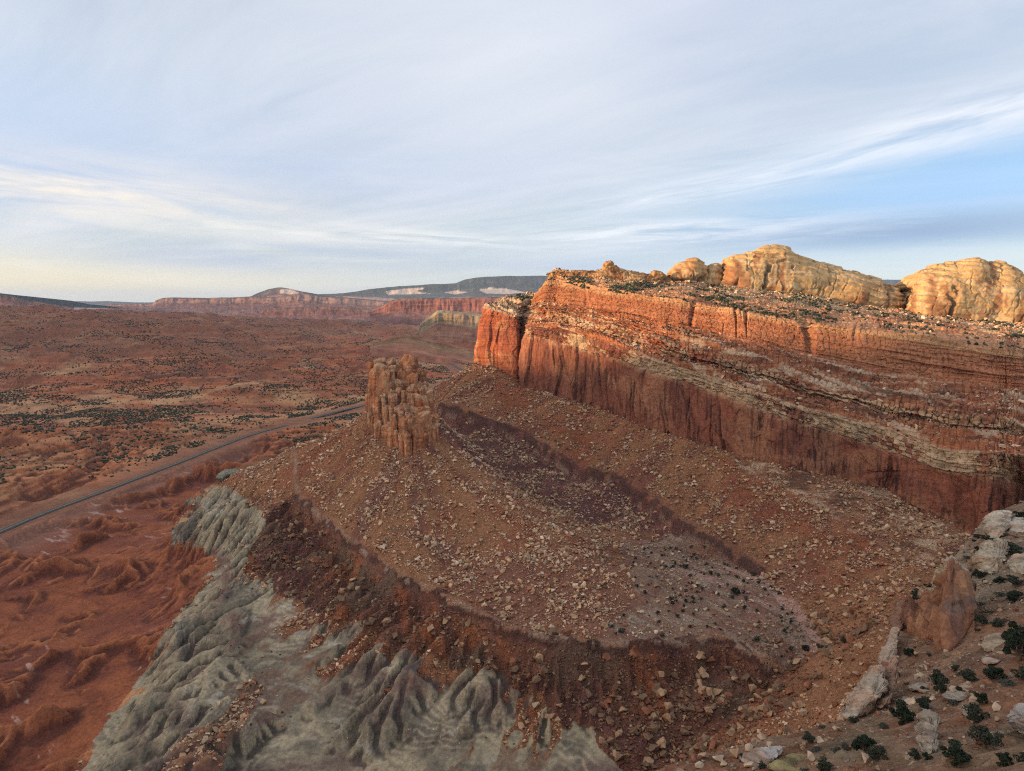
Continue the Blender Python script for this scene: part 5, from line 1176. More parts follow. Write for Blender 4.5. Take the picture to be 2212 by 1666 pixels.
pre = (np.abs(bx) < by * .80 + 10) & ~((by > 700) & (bx > 200))
bx, by = bx[pre], by[pre]; bz = height(bx, by)
tc_, rub_, z_ = ground_tint(bx.astype(F), by.astype(F), bz, slope_of(bx, by))
rubv = rub_
br, _t = seg_dist(bx.astype(F), by.astype(F), butte_ring + [butte_ring[0]]); inb = ((bx + 102) / 34) ** 2 + ((by - 650) / 26) ** 2 < 1
dens = rub_ * (~inb) * np.where(z_['spur'], .5, 1)
dens = np.where(z_['cap'], .5, dens)
dens = np.where(z_['grey'] & ~z_['cap'], .006 + .3 * ((bz > -212) & (fbm(bx, by, 14, 3, 4301) > .1)), dens)
cl_ = sstep(-.3, .5, fbm(bx, by, 16, 4, 4311)); dens = dens * (.10 + .62 * cl_ + .55 * sstep(.0, .4, fbm(bx, by, 7, 3, 4313))) * (.55 + .6 * sstep(-.35, .3, z_['stk'])) * .8
for _k, _l, _w in (('ledge2', LEDGE2, 5.0), ('ledge', LEDGE, 4.5)): dens = dens * sstep(_w - 1.5, _w + 1, near_dist(_k, bx - (1.5 if _k == 'ledge2' else 0), by - (2 if _k == 'ledge2' else 0), _l)[0])
dens = np.where(z_['plain'], dens * .45, dens)
acc = rs.rand(len(bx)) < dens
bx, by, bz, tcb = bx[acc], by[acc], bz[acc], tc_[acc]; zt = {k: (v[acc] if hasattr(v, '__len__') else v) for k, v in z_.items()}
n = len(bx); bz = bz + micro(bx, by, bz, {'grey': zt['grey'], 'red': zt['red']}, rubv[acc].astype(F)) * sstep(8, 20, near_dist('road', bx, by, ROADL)[0]); sz = .92 * (1 - rs.rand(n)) ** (-1 / 2.3); sz = np.minimum(sz, 4.6)
gul = seg_dist(bx.astype(F), by.astype(F), WASH[4:])[0] < 30
sz *= np.where(zt['spur'], .55, 1.0) * np.where(zt['below'] | gul, 1.25, 1.0) * np.where(zt['plain'], .8, 1)
vis = visible(np.stack([bx, by, bz], -1), 1.0)
bx, by, bz, tcb, sz, gul = bx[vis], by[vis], bz[vis], tcb[vis], sz[vis], gul[vis]; zt = {k: (v[vis] if hasattr(v, '__len__') else v) for k, v in zt.items()}
n = len(bx)
tan = np.array((.55, .35, .205)); pale = np.array((.66, .49, .34)); redb = np.array((.36, .15, .08)); brn = np.array((.27, .17, .105)); gry = np.array((.42, .35, .26))
cid = rs.choice(4, n, p=[.55, .20, .17, .08])
right_ = zt['rightside'] > .5
cid = np.where((zt['below'] | gul), rs.choice([3, 3, 0, 2], n), cid); cid = np.where(zt['plain'] | zt['spur'], rs.choice([1, 0, 4, 2], n, p=[.4, .25, .25, .1]), cid)
PAL = np.stack([tan, pale, redb, brn, gry]); CN = ['tan', 'pale', 'rusty red', 'brown', 'grey']
bc = (PAL[cid] * (1 - .2 * right_[:, None]) * np.where(zt['below'] | gul | zt['spur'], .62, 1.0)[:, None] * rs.uniform(.6, 1.15, (n, 1)) * .95 + tcb * .1)
pos = np.stack([bx, by, bz + sz * .27], -1); Rm = rotm(rs, n, .35)
ax = sz / np.sqrt(bx ** 2 + by ** 2 + bz ** 2)
u_, v_ = proj(bx, by, bz); inf = (u_ > 5) & (u_ < 2205) & (v_ < 1660)
order = np.argsort(-ax * inf); big = order[:300]; rest = order[300:]
# stones on the benches of the cliff and below the domes
Gq = cliffG.reshape(-1, 3); Rq = cliffR.reshape(-1); nq = np.abs(normals(blur3(cliffG, 3, 2))[..., 2]).reshape(-1)
wq = ((Rq > 3) & (Rq < 5.95) & (nq > .45)) * (.3 + 1.0 * (fbm(Gq[:, 0], Gq[:, 1], 22, 4, 4401) > .05)) + ((Rq > 7.75) & (Rq < 8.25)) * 4.0 + ((Rq > 7.2) & (Rq < 7.76)) * .5
cq = rs.choice(len(Gq), 22000, p=wq / wq.sum()); sq = np.minimum(np.where(Rq[cq] > 7, 1.15, .9) * (1 - rs.rand(22000)) ** (-1 / 2.6), 6)
kq = np.stack([tan, pale, np.array((.44, .19, .095)), np.array((.36, .22, .13))])[rs.choice(4, 22000, p=[.35, .3, .22, .13])] * rs.uniform(.7, 1.1, (22000, 1))
merged('loose_stones', CH, Gq[cq] + np.stack([rs.normal(0, .6, 22000), rs.normal(0, .6, 22000), sq * .22], -1), rotm(rs, 22000, .35), sq, kq, M['stone'])
tag(bpy.data.objects['loose_stones'], 'loose blocks lying on the benches of the great cliff and below the domes', 'scree', kind='stuff')
merged('scree', CH, pos[rest], Rm[rest], sz[rest], bc[rest], M['stone'])
tag(bpy.data.objects['scree'], 'loose stones covering the talus slopes', 'scree', kind='stuff')
def where(i):
    if zt['spur'][i]: return 'near spur'
    if zt['cap'][i] or zt['grey'][i]: return 'grey badlands'
    if zt['below'][i]: return 'steep face below the bench'
    if gul[i]: return 'gully at the foot of the near spur'
    if zt['plain'][i]: return 'shrub dotted flat in the draw'
    if right_[i]: return 'talus under the great cliff'
    return 'talus cone around the butte'
BIG = [chunk(3100 + k, True) for k in range(8)]; BM = {}
def big_mesh(k, c):
    if (k, c) not in BM:
        V, Fc = BIG[k]; o = mesh_obj('boulder_shape', V, Fc, M['stone'], np.broadcast_to(PAL[c] * .72, V.shape), smooth=False)
        BM[(k, c)] = o.data; bpy.data.objects.remove(o)
    return BM[(k, c)]
for i in big:
    c = int(cid[i]); wh = where(i)
    o = bpy.data.objects.new('boulder', big_mesh(int(rs.randint(8)), c)); col.objects.link(o)
    o.location = pos[i]; s = float(sz[i]) * 1.05; o.scale = (s, s, s); o.rotation_euler = (rs.normal(0, .3), rs.normal(0, .3), rs.uniform(0, 6.28))
    tag(o, '%s angular boulder lying on the %s' % (CN[c], wh), 'boulder', '%s boulders on the %s' % (CN[c], wh))
log('boulders', n, len(rest))
# ------------------------------------------------------------------ junipers and shrubs
def leafball(rs, centers, radii, nper, ls):
    V = []; 
    for c, r in zip(centers, radii):
        d = rs.normal(0, 1, (nper, 3)); d /= np.linalg.norm(d, axis=1, keepdims=True); d[:, 2] = np.where(d[:, 2] < -.35, -d[:, 2], d[:, 2])
        p = c + d * r * rs.uniform(.55, 1.08, (nper, 1)) * np.array([1, 1, .8])
        for q, dd in zip(p, d):
            t = rs.normal(0, 1, 3); t -= dd * (t @ dd) * .6; t /= np.linalg.norm(t); b = np.cross(t, dd + rs.normal(0, .4, 3)); b /= np.linalg.norm(b) + 1e-6
            s = ls * rs.uniform(.7, 1.4); V += [q - t * s - b * s * .5, q + t * s - b * s * .5, q + b * s * .9 + dd * s * .4]
    V = np.array(V, F); return V, np.arange(len(V)).reshape(-1, 3)
def limb(p0, p1, r0, r1, seg=7, bend=None):
    n = 6; t = np.linspace(0, 1, n)[:, None]; P = p0 + (p1 - p0) * t + (np.sin(t * np.pi) * bend if bend is not None else 0)
    a = np.linspace(0, 2 * np.pi, seg, endpoint=False); d = (p1 - p0) / np.linalg.norm(p1 - p0)
    u = np.cross(d, [0.3, 1, .1]); u /= np.linalg.norm(u); w = np.cross(d, u); r = r0 + (r1 - r0) * t
    G = P[None] + (np.cos(a)[:, None, None] * u + np.sin(a)[:, None, None] * w) * r[None]
    return G.reshape(-1, 3), grid_faces(seg, n, wrap=True)
def juniper_meshes(k, nb, nper, ls):
    rs = np.random.RandomState(5000 + k); cs = []; rd = []; Vs = []; Fs = []; b = 0
    def add(V, Fc):
        nonlocal b
        Vs.append(V); Fs.append(Fc + b); b += len(V)
    fork = np.array([rs.uniform(-.05, .05), rs.uniform(-.05, .05), .22])
    add(*limb(np.array([0, 0, -.12]), fork, .075, .055))
    for i in range(nb):
        a = rs.uniform(0, 6.28); e = rs.uniform(.0, .42); c = np.array([math.cos(a) * e, math.sin(a) * e, rs.uniform(.28, .80) - e * .35])
        cs.append(c); rd.append(rs.uniform(.10, .23)); add(*limb(fork - np.array([0, 0, .05]), c, .04, .012, 5, bend=rs.normal(0, .03, 3)))
    tr = mesh_obj('t', np.concatenate(Vs), np.concatenate(Fs), M['bark']); V, Fc = leafball(rs, cs, rd, nper, ls); cr = mesh_obj('c', V, Fc, M['leaf' if k % 2 else 'leaf_b'], smooth=False)
    a, c = tr.data, cr.data; a.name = 'juniper_trunk'; c.name = 'juniper_crown'
    bpy.data.objects.remove(tr); bpy.data.objects.remove(cr); return a, c
def shrub_meshes(k):
    rs = np.random.RandomState(5100 + k); Vs, Fs, b = [], [], 0
    for i in range(7):
        a = rs.uniform(0, 6.28); V, Fc = limb(np.array([0, 0, -.1]), np.array([math.cos(a) * .3, math.sin(a) * .3, .35]), .02, .008, 4); Vs.append(V); Fs.append(Fc + b); b += len(V)
    tr = mesh_obj('t', np.concatenate(Vs), np.concatenate(Fs), M['bark'])
    cs = [np.array([math.cos(a) * .24, math.sin(a) * .24, .25]) for a in rs.uniform(0, 6.28, 6)] + [np.array([0, 0, .34])]
    V, Fc = leafball(rs, cs, [.22] * 7, 60, .05); cr = mesh_obj('c', V, Fc, M['sage'], smooth=False); a, c = tr.data, cr.data; a.name = 'shrub_stems'; c.name = 'shrub_foliage'
    bpy.data.objects.remove(tr); bpy.data.objects.remove(cr); return a, c
JM = [juniper_meshes(k, 16, 110, .040) for k in range(5)]; SM = [shrub_meshes(k) for k in range(3)]
JL = [juniper_meshes(20 + k, 8, 26, .075) for k in range(4)]
rs = np.random.RandomState(99)
def plant(p, h, w, kind, label, group, parts=True, low=False):
    if kind == 'juniper': a, c = (JL[rs.randint(4)] if low else JM[rs.randint(5)])
    else: a, c = SM[rs.randint(3)]
    rz = rs.uniform(0, 6.28)
    if parts:
        r = bpy.data.objects.new('juniper_tree' if kind == 'juniper' else 'sagebrush', None); col.objects.link(r); r.location = p; r.rotation_euler = (0, 0, rz); r.scale = (w, w, h); r.empty_display_size = .1
        for nm, me in (('trunk' if kind == 'juniper' else 'stems', a), ('crown' if kind == 'juniper' else 'foliage', c)):
            o = bpy.data.objects.new(nm, me); col.objects.link(o); o.parent = r
    else:
        r = bpy.data.objects.new('juniper_tree' if kind == 'juniper' else 'sagebrush', c); col.objects.link(r); r.location = p; r.rotation_euler = (0, 0, rz); r.scale = (w, w, h)
    return tag(r, label, 'tree' if kind == 'juniper' else 'shrub', group)
# (u, v of the foot, width and height in survey pixels, kind, label)
NT = [(1949, 1563, 52, 56, 'j', 'wide dark juniper left of the white curved outcrop'), (1994, 1535, 40, 38, 'j', 'juniper with a flat side branch just above the white curved outcrop'), (2032, 1498, 38, 60, 'j', 'tall upright juniper at the foot of the brown fin'),
      (1906, 1572, 26, 22, 's', 'round grey shrub on bare red sand left of the wide dark juniper'), (1866, 1630, 46, 52, 'j', 'grey green juniper on the red sand at the bottom, left of centre of the spur'), (1809, 1628, 30, 24, 's', 'grey shrub left of the grey green juniper at the bottom'),
      (1828, 1622, 26, 30, 's', 'upright grey shrub touching the grey green juniper'), (1898, 1646, 40, 34, 'j', 'spreading juniper right below the grey green juniper'), (1977, 1643, 32, 32, 'j', 'round juniper at the base of the white curved outcrop'), (2002, 1640, 20, 18, 'j', 'small round juniper touching the foot of the white curved outcrop'),
      (2111, 1562, 46, 46, 'j', 'round dark juniper on the open red slope near the right edge'), (2128, 1615, 58, 56, 'j', 'broad juniper between the round dark one and the pink ledge'), (2065, 1652, 62, 48, 'j', 'spreading juniper at the bottom just above the pink ledge'), (2168, 1660, 36, 40, 'j', 'juniper standing above the right part of the pink ledge'),
      (2208, 1648, 36, 34, 'j', 'juniper cut by the right edge above the pink ledge'), (2024, 1572, 28, 24, 's', 'grey shrub growing against the top of the white curved outcrop'), (2060, 1524, 26, 22, 's', 'grey shrub right of the white blocks below the fin foot'), (2199, 1428, 62, 104, 'j', 'tallest darkest juniper at the right edge beside the brown fin'),
      (2206, 1470, 40, 40, 'j', 'dark juniper below the tallest juniper at the right edge'), (2120, 1522, 24, 36, 'j', 'slim juniper above the round dark juniper'), (2146, 1468, 46, 34, 'j', 'juniper with two rounded heads right of the brown fin foot'), (2091, 1472, 38, 30, 'j', 'low juniper at the right foot of the brown fin'),
      (2174, 1482, 38, 26, 's', 'wide grey shrub right of the two headed juniper'), (1963, 1420, 24, 24, 'j', 'small dark juniper left of the brown fin foot'), (1939, 1464, 14, 20, 'j', 'narrow small juniper on the long pale slab'), (2073, 1502, 24, 20, 'j', 'small juniper on the white rock hump with the tail of blocks'), (2101, 1500, 18, 12, 's', 'little shrub on the white rock hump right of the fin'),
      (2122, 1352, 28, 28, 'j', 'juniper right against the side of the brown fin'), (2150, 1356, 26, 24, 'j', 'second juniper beside the one against the brown fin'), (2170, 1343, 20, 14, 's', 'grey shrub near the two junipers beside the brown fin'), (1982, 1302, 24, 34, 'j', 'dark upright juniper behind the left end of the brown fin'), (2006, 1278, 18, 18, 'j', 'small dark juniper behind the brown fin near its crest'),
      (2114, 1250, 28, 20, 'j', 'low juniper between the fin tip and the curved cream rock'), (2160, 1262, 26, 20, 'j', 'low juniper below the curved cream rock'), (2190, 1264, 34, 24, 'j', 'broad juniper below the rounded pale rock at the right edge'), (2192, 1300, 38, 28, 'j', 'dark juniper above the tallest one at the right edge'), (2194, 1198, 34, 28, 'j', 'dark juniper above the rounded pale rock at the right edge'),
      (2112, 1164, 20, 14, 'j', 'small juniper left below the grooved pale slab'), (2130, 1168, 18, 14, 'j', 'small juniper touching the grooved pale slab'), (2205, 1122, 26, 22, 'j', 'juniper on the far tip of the spur at the right edge'), (2090, 1208, 20, 12, 's', 'flat grey shrub above the fin tip'), (2160, 1290, 26, 18, 's', 'grey shrub above the dark juniper pair by the fin'), (2144, 1326, 16, 12, 's', 'small grey shrub by the right side of the fin crest'),
      (1606, 1646, 22, 22, 'j', 'dark round juniper left of the pale grey outcrop at the bottom'), (1680, 1622, 16, 12, 's', 'small shrub on top of the pale grey outcrop'), (1746, 1606, 30, 26, 'j', 'juniper on the spur rim right of the olive outcrop'), (1765, 1626, 30, 20, 's', 'dark spreading shrub below the rim juniper'), (1776, 1576, 18, 16, 's', 'grey shrub right on the rim where the sand begins'),
      (1777, 1664, 34, 30, 'j', 'juniper at the bottom edge right of the olive outcrop'), (1644, 1662, 18, 20, 'j', 'small juniper on the bottom edge by the pale grey outcrop'), (1682, 1668, 30, 24, 'j', 'juniper on the bottom edge in front of the olive outcrop'), (1739, 1672, 30, 20, 's', 'shrub on the bottom edge below the olive outcrop'),
      (1739, 1408, 16, 17, 'j', 'dark juniper at the lower end of the pink wash'), (1823, 1392, 17, 17, 'j', 'dark juniper standing alone right of the lower end of the wash'), (1588, 1285, 20, 18, 'j', 'ragged juniper in the middle of the shrub dotted flat'), (1480, 1230, 13, 13, 'j', 'juniper at the top of the shrub dotted flat')]
used = []
for (u, v, wpx, hpx, kd, lab) in NT:
    p = hit(u, v)
    if p is None: continue
    m = p[1] / 1450.0; used.append(p)
    plant(p - np.array([0, 0, .15]), hpx * m * 1.0, wpx * m * 1.05, 'juniper' if kd == 'j' else 'shrub', lab, 'junipers and shrubs on the near spur' if v > 1100 and u > 1560 and p[1] < 300 else 'junipers on the flat in the draw')
used = np.array(used)
# plants told apart by nothing: on the flat, on the spur
def scatter(n, reg, seed, cond):
    rs_ = np.random.RandomState(seed); x = rs_.uniform(reg[0], reg[1], n); y = rs_.uniform(reg[2], reg[3], n); z = height(x, y)
    _c, rb, zz = ground_tint(x.astype(F), y.astype(F), z, slope_of(x, y)); u, v = proj(x, y, z)
    ok = cond(x, y, z, u, v, zz) & (u > -20) & (u < 2230) & (v < 1680) & visible(np.stack([x, y, z], -1), 1.5)
    return np.stack([x, y, z], -1)[ok]
pf = scatter(900, (30, 230, 370, 600), 6001, lambda x, y, z, u, v, q: q['plain'] & (fbm(x, y, 40, 3, 6003) > -.25))[:150]
for p in pf:
    s = rs.uniform(1.2, 3.4); plant(p - np.array([0, 0, .1]), s, s * 1.3, 'juniper', 'small dark juniper dotted over the flat in the draw', 'small junipers on the flat in the draw', low=True)
ps = scatter(420, (40, 330, 110, 420), 6011, lambda x, y, z, u, v, q: q['spur'])
ps = np.array([p for p in ps if np.min(np.hypot(*(used[:, :2] - p[:2]).T)) > 3.5])[:95]
for p in ps:
    j = rs.rand() < .45; s = rs.uniform(.8, 2.2)
    plant(p - np.array([0, 0, .1]), s * (1.1 if j else .7), s * 1.4, 'juniper' if j else 'shrub', 'small dark juniper scattered over the near spur' if j else 'small grey shrub scattered over the near spur', 'small junipers on the near spur' if j else 'small shrubs on the near spur')
log('trees', len(pf), len(ps))
# everything smaller and farther: far too many to count
bm = bmesh.new(); bmesh.ops.create_icosphere(bm, subdivisions=1, radius=.5); IV = np.array([v.co[:] for v in bm.verts], F); bm.verts.index_update(); IF = np.array([[v.index for v in f.verts] for f in bm.faces]); bm.free()
SH = []
for k in range(6):
    r = np.random.RandomState(6100 + k); SH.append((IV * (1 + r.uniform(-.35, .3, (len(IV), 1))) * np.array([1, 1, .75]), IF))
r = np.random.RandomState(6200); n = 200000
th_ = np.radians(r.uniform(-40, 2, n)); rad = 560 * (10.5) ** (r.rand(n) ** .75)
x = rad * np.sin(th_); y = rad * np.cos(th_); z = height(x, y); sl_ = slope_of(x, y)
_c, rb, zz = ground_tint(x.astype(F), y.astype(F), z, sl_); u, v = proj(x, y, z)
dr1 = seg_dist(x.astype(F), y.astype(F), ROADL)[0]; dr2 = seg_dist(x.astype(F), y.astype(F), ROADF)[0]
cm = fbm(x, y, 160, 5, 6203) * .9 + fbm(x, y, 45, 3, 6207) * .6
ok = ~zz['tal'] & ~zz['red'] & ~zz['grey'] & (np.minimum(dr1, dr2) > 40) & (r.rand(n) < sstep(-.12, .38, cm) * .95 + .05) & (sl_ < .55) & ~((y < 1000) & (dr1 < 120))
sgr = np.where(r.rand(n) < .25, 1, 0)
A = np.stack([x, y, z], -1)[ok]; sa = (r.uniform(2.2, 5.0, n) * (1 + .25 * sstep(1500, 4000, rad)))[ok]
# on the talus, sparse
tb = scatter(2500, (-330, 380, 330, 900), 6221, lambda x, y, z, u, v, q: q['tal'] & ~q['below'])[:420]
# on the cliff benches
Gc = cliffG[::1].reshape(-1, 3); Rc = cliffR.reshape(-1); nz_ = normals(blur3(cliffG, 3, 2)); nz_ = np.abs(nz_[..., 2]).reshape(-1)
clm = fbm(Gc[:, 0], Gc[:, 1], 26, 4, 6231)
wgt = ((Rc > 3) & (Rc < 5.9) & (nz_ > .5)) * (.25 + (clm > .1)) + ((Rc > 7.02) & (Rc < 8.35)) * (.6 + 14.0 * (clm > .08)); wgt = wgt / wgt.sum()
ci = r.choice(len(Gc), 5000, p=wgt); cb = Gc[ci]
al = np.concatenate([A, tb, cb]); ss = np.concatenate([sa, r.uniform(.7, 1.6, len(tb)), np.where(Rc[ci] > 7, r.uniform(1.8, 4.6, len(cb)), r.uniform(1.0, 3.4, len(cb)))])
kc = np.array((.032, .040, .022)); colr = kc * r.uniform(.6, 1.5, (len(al), 1)); colr[r.rand(len(al)) < .2] = (.11, .105, .075)
bmat = rock_mat('shrub_leaves', 2, .3, .25, .2, .2)
al[:, 2] += ss * .2
merged('shrubs', SH, al, rotm(r, len(al), .15), ss, colr, bmat)
tag(bpy.data.objects['shrubs'], 'dark shrubs and junipers dotted over the valley and the cliff benches', 'shrubs', kind='stuff')
log('shrubs', len(al))
# ------------------------------------------------------------------ light, sky, air, camera
SUN_EL, SUN_AZ = 7.5, -110.0      # degrees; azimuth clockwise from the view axis (+Y)
w = bpy.data.worlds.new('World'); scn.world = w; w.use_nodes = True; nt = w.node_tree; nt.nodes.clear()
out = nt.nodes.new('ShaderNodeOutputWorld'); bg = nt.nodes.new('ShaderNodeBackground'); nt.links.new(bg.outputs[0], out.inputs[0])
sky = nt.nodes.new('ShaderNodeTexSky'); sky.sky_type = 'NISHITA'; sky.sun_disc = False
sky.sun_elevation = math.radians(SUN_EL); sky.sun_rotation = math.radians(SUN_AZ); sky.altitude = 1800; sky.air_density = 1.0; sky.dust_density = .6; sky.ozone_density = 1.5
tc = nt.nodes.new('ShaderNodeTexCoord'); D = tc.outputs['Generated']
sx = nt.nodes.new('ShaderNodeSeparateXYZ'); nt.links.new(D, sx.inputs[0])
zc = math_(nt, 'ADD', math_(nt, 'MAXIMUM', sx.outputs[2], 0.0), .10)
cx = math_(nt, 'DIVIDE', sx.outputs[0], zc); cy = math_(nt, 'DIVIDE', sx.outputs[1], zc)
cmb = nt.nodes.new('ShaderNodeCombineXYZ'); nt.links.new(cx, cmb.inputs[0]); nt.links.new(cy, cmb.inputs[1])
def cloud(rot, sc, nscale, detail, rough, seed, dist=.6):
    mp = nt.nodes.new('ShaderNodeMapping'); mp.vector_type = 'TEXTURE'; mp.inputs['Rotation'].default_value = (0, 0, math.radians(rot)); mp.inputs['Scale'].default_value = (*sc, 1); mp.inputs['Location'].default_value = (seed, seed * .7, 0)
    nt.links.new(cmb.outputs[0], mp.inputs['Vector'])
    n = nt.nodes.new('ShaderNodeTexNoise'); n.inputs['Scale'].default_value = nscale; n.inputs['Detail'].default_value = detail; n.inputs['Roughness'].default_value = rough; n.inputs['Distortion'].default_value = dist
    nt.links.new(mp.outputs[0], n.inputs['Vector']); return n.outputs['Fac']
def mixw(f, a, b):
    m = nt.nodes.new('ShaderNodeMix'); m.data_type = 'RGBA'
    nt.links.new(f, m.inputs[0])
    for s, q in ((6, a), (7, b)):
        if isinstance(q, tuple): m.inputs[s].default_value = (*q, 1)
        else: nt.links.new(q, m.inputs[s])
    return m.outputs[2]
SKS = .10
skyv = nt.nodes.new('ShaderNodeVectorMath'); skyv.operation = 'SCALE'; skyv.inputs['Scale'].default_value = SKYG; nt.links.new(sky.outputs[0], skyv.inputs[0])
c = skyv.outputs[0]
azn = math_(nt, 'MULTIPLY', math_(nt, 'ARCTAN2', sx.outputs[0], sx.outputs[1]), 57.2958)
eln = math_(nt, 'MULTIPLY', math_(nt, 'ARCSINE', sx.outputs[2]), 57.2958)
ae = nt.nodes.new('ShaderNodeCombineXYZ'); nt.links.new(azn, ae.inputs[0]); nt.links.new(eln, ae.inputs[1])
def streaks(scale, detail, rough, seed, rot=0, lo=.4, hi=.65, dist=.5):
    """cloud texture drawn out along the sky; scale = (along, across) in degrees"""
    mp = nt.nodes.new('ShaderNodeMapping'); mp.vector_type = 'TEXTURE'; mp.inputs['Rotation'].default_value = (0, 0, math.radians(rot)); mp.inputs['Scale'].default_value = (*scale, 1); mp.inputs['Location'].default_value = (seed * 13.1, seed * 7.7, 0)
    nt.links.new(ae.outputs[0], mp.inputs['Vector']); n = nt.nodes.new('ShaderNodeTexNoise'); n.inputs['Scale'].default_value = 1; n.inputs['Detail'].default_value = detail; n.inputs['Roughness'].default_value = rough; n.inputs['Distortion'].default_value = dist
    nt.links.new(mp.outputs[0], n.inputs['Vector']); return mrange(nt, n.outputs['Fac'], lo, hi, 0, 1)
def bank(a0, e0, sa, se, tilt=0.0):
    """soft bank of cloud centred on an azimuth and elevation"""
    da = math_(nt, 'SUBTRACT', azn, a0); de = math_(nt, 'SUBTRACT', math_(nt, 'SUBTRACT', eln, e0), math_(nt, 'MULTIPLY', da, tilt))
    q = math_(nt, 'ADD', math_(nt, 'POWER', math_(nt, 'ABSOLUTE', math_(nt, 'DIVIDE', da, sa)), 2), math_(nt, 'POWER', math_(nt, 'ABSOLUTE', math_(nt, 'DIVIDE', de, se)), 2))
    return math_(nt, 'EXPONENT', math_(nt, 'MULTIPLY', q, -1.0))
MUL = lambda *a: MUL(math_(nt, 'MULTIPLY', a[0], a[1]), *a[2:]) if len(a) > 1 else a[0]
CB = 10.0 * CLG
def layer(c, f, rgb): return mixw(f, c, tuple(q * CB for q in rgb))
veil = mrange(nt, cloud(-35, (3.4, 1.6), .30, 4, .5, 3.1, 1.0), .30, .60, 0, 1)
gap = math_(nt, 'SUBTRACT', 1.0, math_(nt, 'MULTIPLY', bank(33, 8.0, 20, 3.6, .06), .85))
lowf = mrange(nt, eln, 1.0, 9.0, .35, 1)
c = layer(c, MUL(math_(nt, 'ADD', math_(nt, 'MULTIPLY', veil, .38), .50), gap, lowf), (.55, .615, .695))
mott = mrange(nt, cloud(-30, (2.4, 1.3), 1.5, 8, .62, 14.2, 1.2), .38, .66, 0, 1)
c = layer(c, MUL(mott, gap, .42), (.74, .745, .77))
wisp = mrange(nt, cloud(-38, (5.0, .8), .8, 7, .62, 8.7, .8), .46, .74, 0, 1)
c = layer(c, MUL(wisp, .55), (.76, .75, .79))
shade = mrange(nt, cloud(-30, (4.0, 1.3), .5, 5, .55, 21.3, .8), .42, .70, 0, 1)
c = layer(c, MUL(shade, .55), (.38, .46, .62))
c = layer(c, MUL(bank(33, 8.0, 17, 3.4, .06), .6), (.30, .54, .88))
c = layer(c, MUL(bank(-36, 12, 12, 5, 0), .35), (.42, .56, .80))
c = layer(c, MUL(bank(0, 16, 13, 8, 0), .35), (.72, .74, .78))
c = layer(c, MUL(mrange(nt, eln, 4.5, -.5, 0, 1), .75), (.72, .78, .74))                          # pale gap along the horizon
c = layer(c, MUL(bank(-20, 9.5, 20, 2.0, .03), streaks((16, 2.0), 6, .6, 12.3, 3, .35, .6), .5), (.40, .49, .66))
c = layer(c, MUL(bank(-36, 1.5, 22, 2.0), .8), (.92, .78, .50))
c = layer(c, MUL(bank(-31, 7.4, 13, 1.9, -.05), streaks((13, 1.3), 7, .62, 1.3, -4, .34, .62), .85), (.90, .79, .64))
c = layer(c, MUL(bank(-16, 5.0, 9, .8, -.05), streaks((9, .8), 5, .6, 2.1, -4, .35, .6), .8), (.84, .80, .72))
c = layer(c, MUL(bank(-18, 3.5, 14, 1.2, .02), streaks((14, 1.2), 5, .55, 3.7, 0, .25, .5), .85), (.42, .49, .62))
c = layer(c, MUL(bank(-8, 5.2, 10, .7, -.05), streaks((8, .5), 5, .6, 4.9, -3, .4, .6), .7), (.80, .80, .78))
c = layer(c, MUL(bank(28, 5.0, 12, 1.1, .02), streaks((12, .9), 6, .6, 5.9, 1, .15, .42), 1.0), (.25, .36, .52))
c = layer(c, MUL(bank(5, 2.9, 9, .5, .0), streaks((9, .5), 6, .6, 6.9, 0, .3, .55), .6), (.42, .50, .66))
c = layer(c, MUL(bank(12, 5.4, 12, 1.0, .02), streaks((9, .8), 6, .62, 7.7, 2, .38, .62), .8), (.82, .83, .86))
c = layer(c, MUL(bank(32, 12.0, 11, 1.5, .20), streaks((12, 1.5), 6, .6, 8.3, 11, .34, .6), .85), (.84, .84, .87))
c = layer(c, MUL(bank(16, 8.8, 12, .9, .15), streaks((9, .8), 6, .62, 9.3, 9, .4, .65), .7), (.80, .82, .87))
gd = nt.nodes.new('ShaderNodeVectorMath'); gd.operation = 'DOT_PRODUCT'; nt.links.new(D, gd.inputs[0]); _a = math.radians(-108); gd.inputs[1].default_value = (math.sin(_a) * .98, math.cos(_a) * .98, .18)
glow = math_(nt, 'POWER', math_(nt, 'MAXIMUM', gd.outputs['Value'], 0.0), 4.0)      # thin cloud lit from behind around the setting sun
gl = vmul(nt, N(nt, 'ShaderNodeRGB').outputs[0], glow)
gl_rgb = [q for q in nt.nodes if q.type == 'RGB'][0]; gl_rgb.outputs[0].default_value = (1.0 * GLOW, .72 * GLOW, .48 * GLOW, 1)
ad = nt.nodes.new('ShaderNodeVectorMath'); ad.operation = 'ADD'; nt.links.new(c, ad.inputs[0]); nt.links.new(gl, ad.inputs[1]); c = ad.outputs[0]
nt.links.new(c, bg.inputs['Color']); bg.inputs['Strength'].default_value = SKS

sd = bpy.data.lights.new('sun', 'SUN'); sd.energy = SUNE; sd.angle = math.radians(.7); sd.color = (1.0, .66, .36)
so = bpy.data.objects.new('sun', sd); col.objects.link(so)
az = math.radians(SUN_AZ); el = math.radians(SUN_EL)
sdir = Vector((math.sin(az) * math.cos(el), math.cos(az) * math.cos(el), math.sin(el)))
so.rotation_euler = sdir.to_track_quat('Z', 'Y').to_euler()

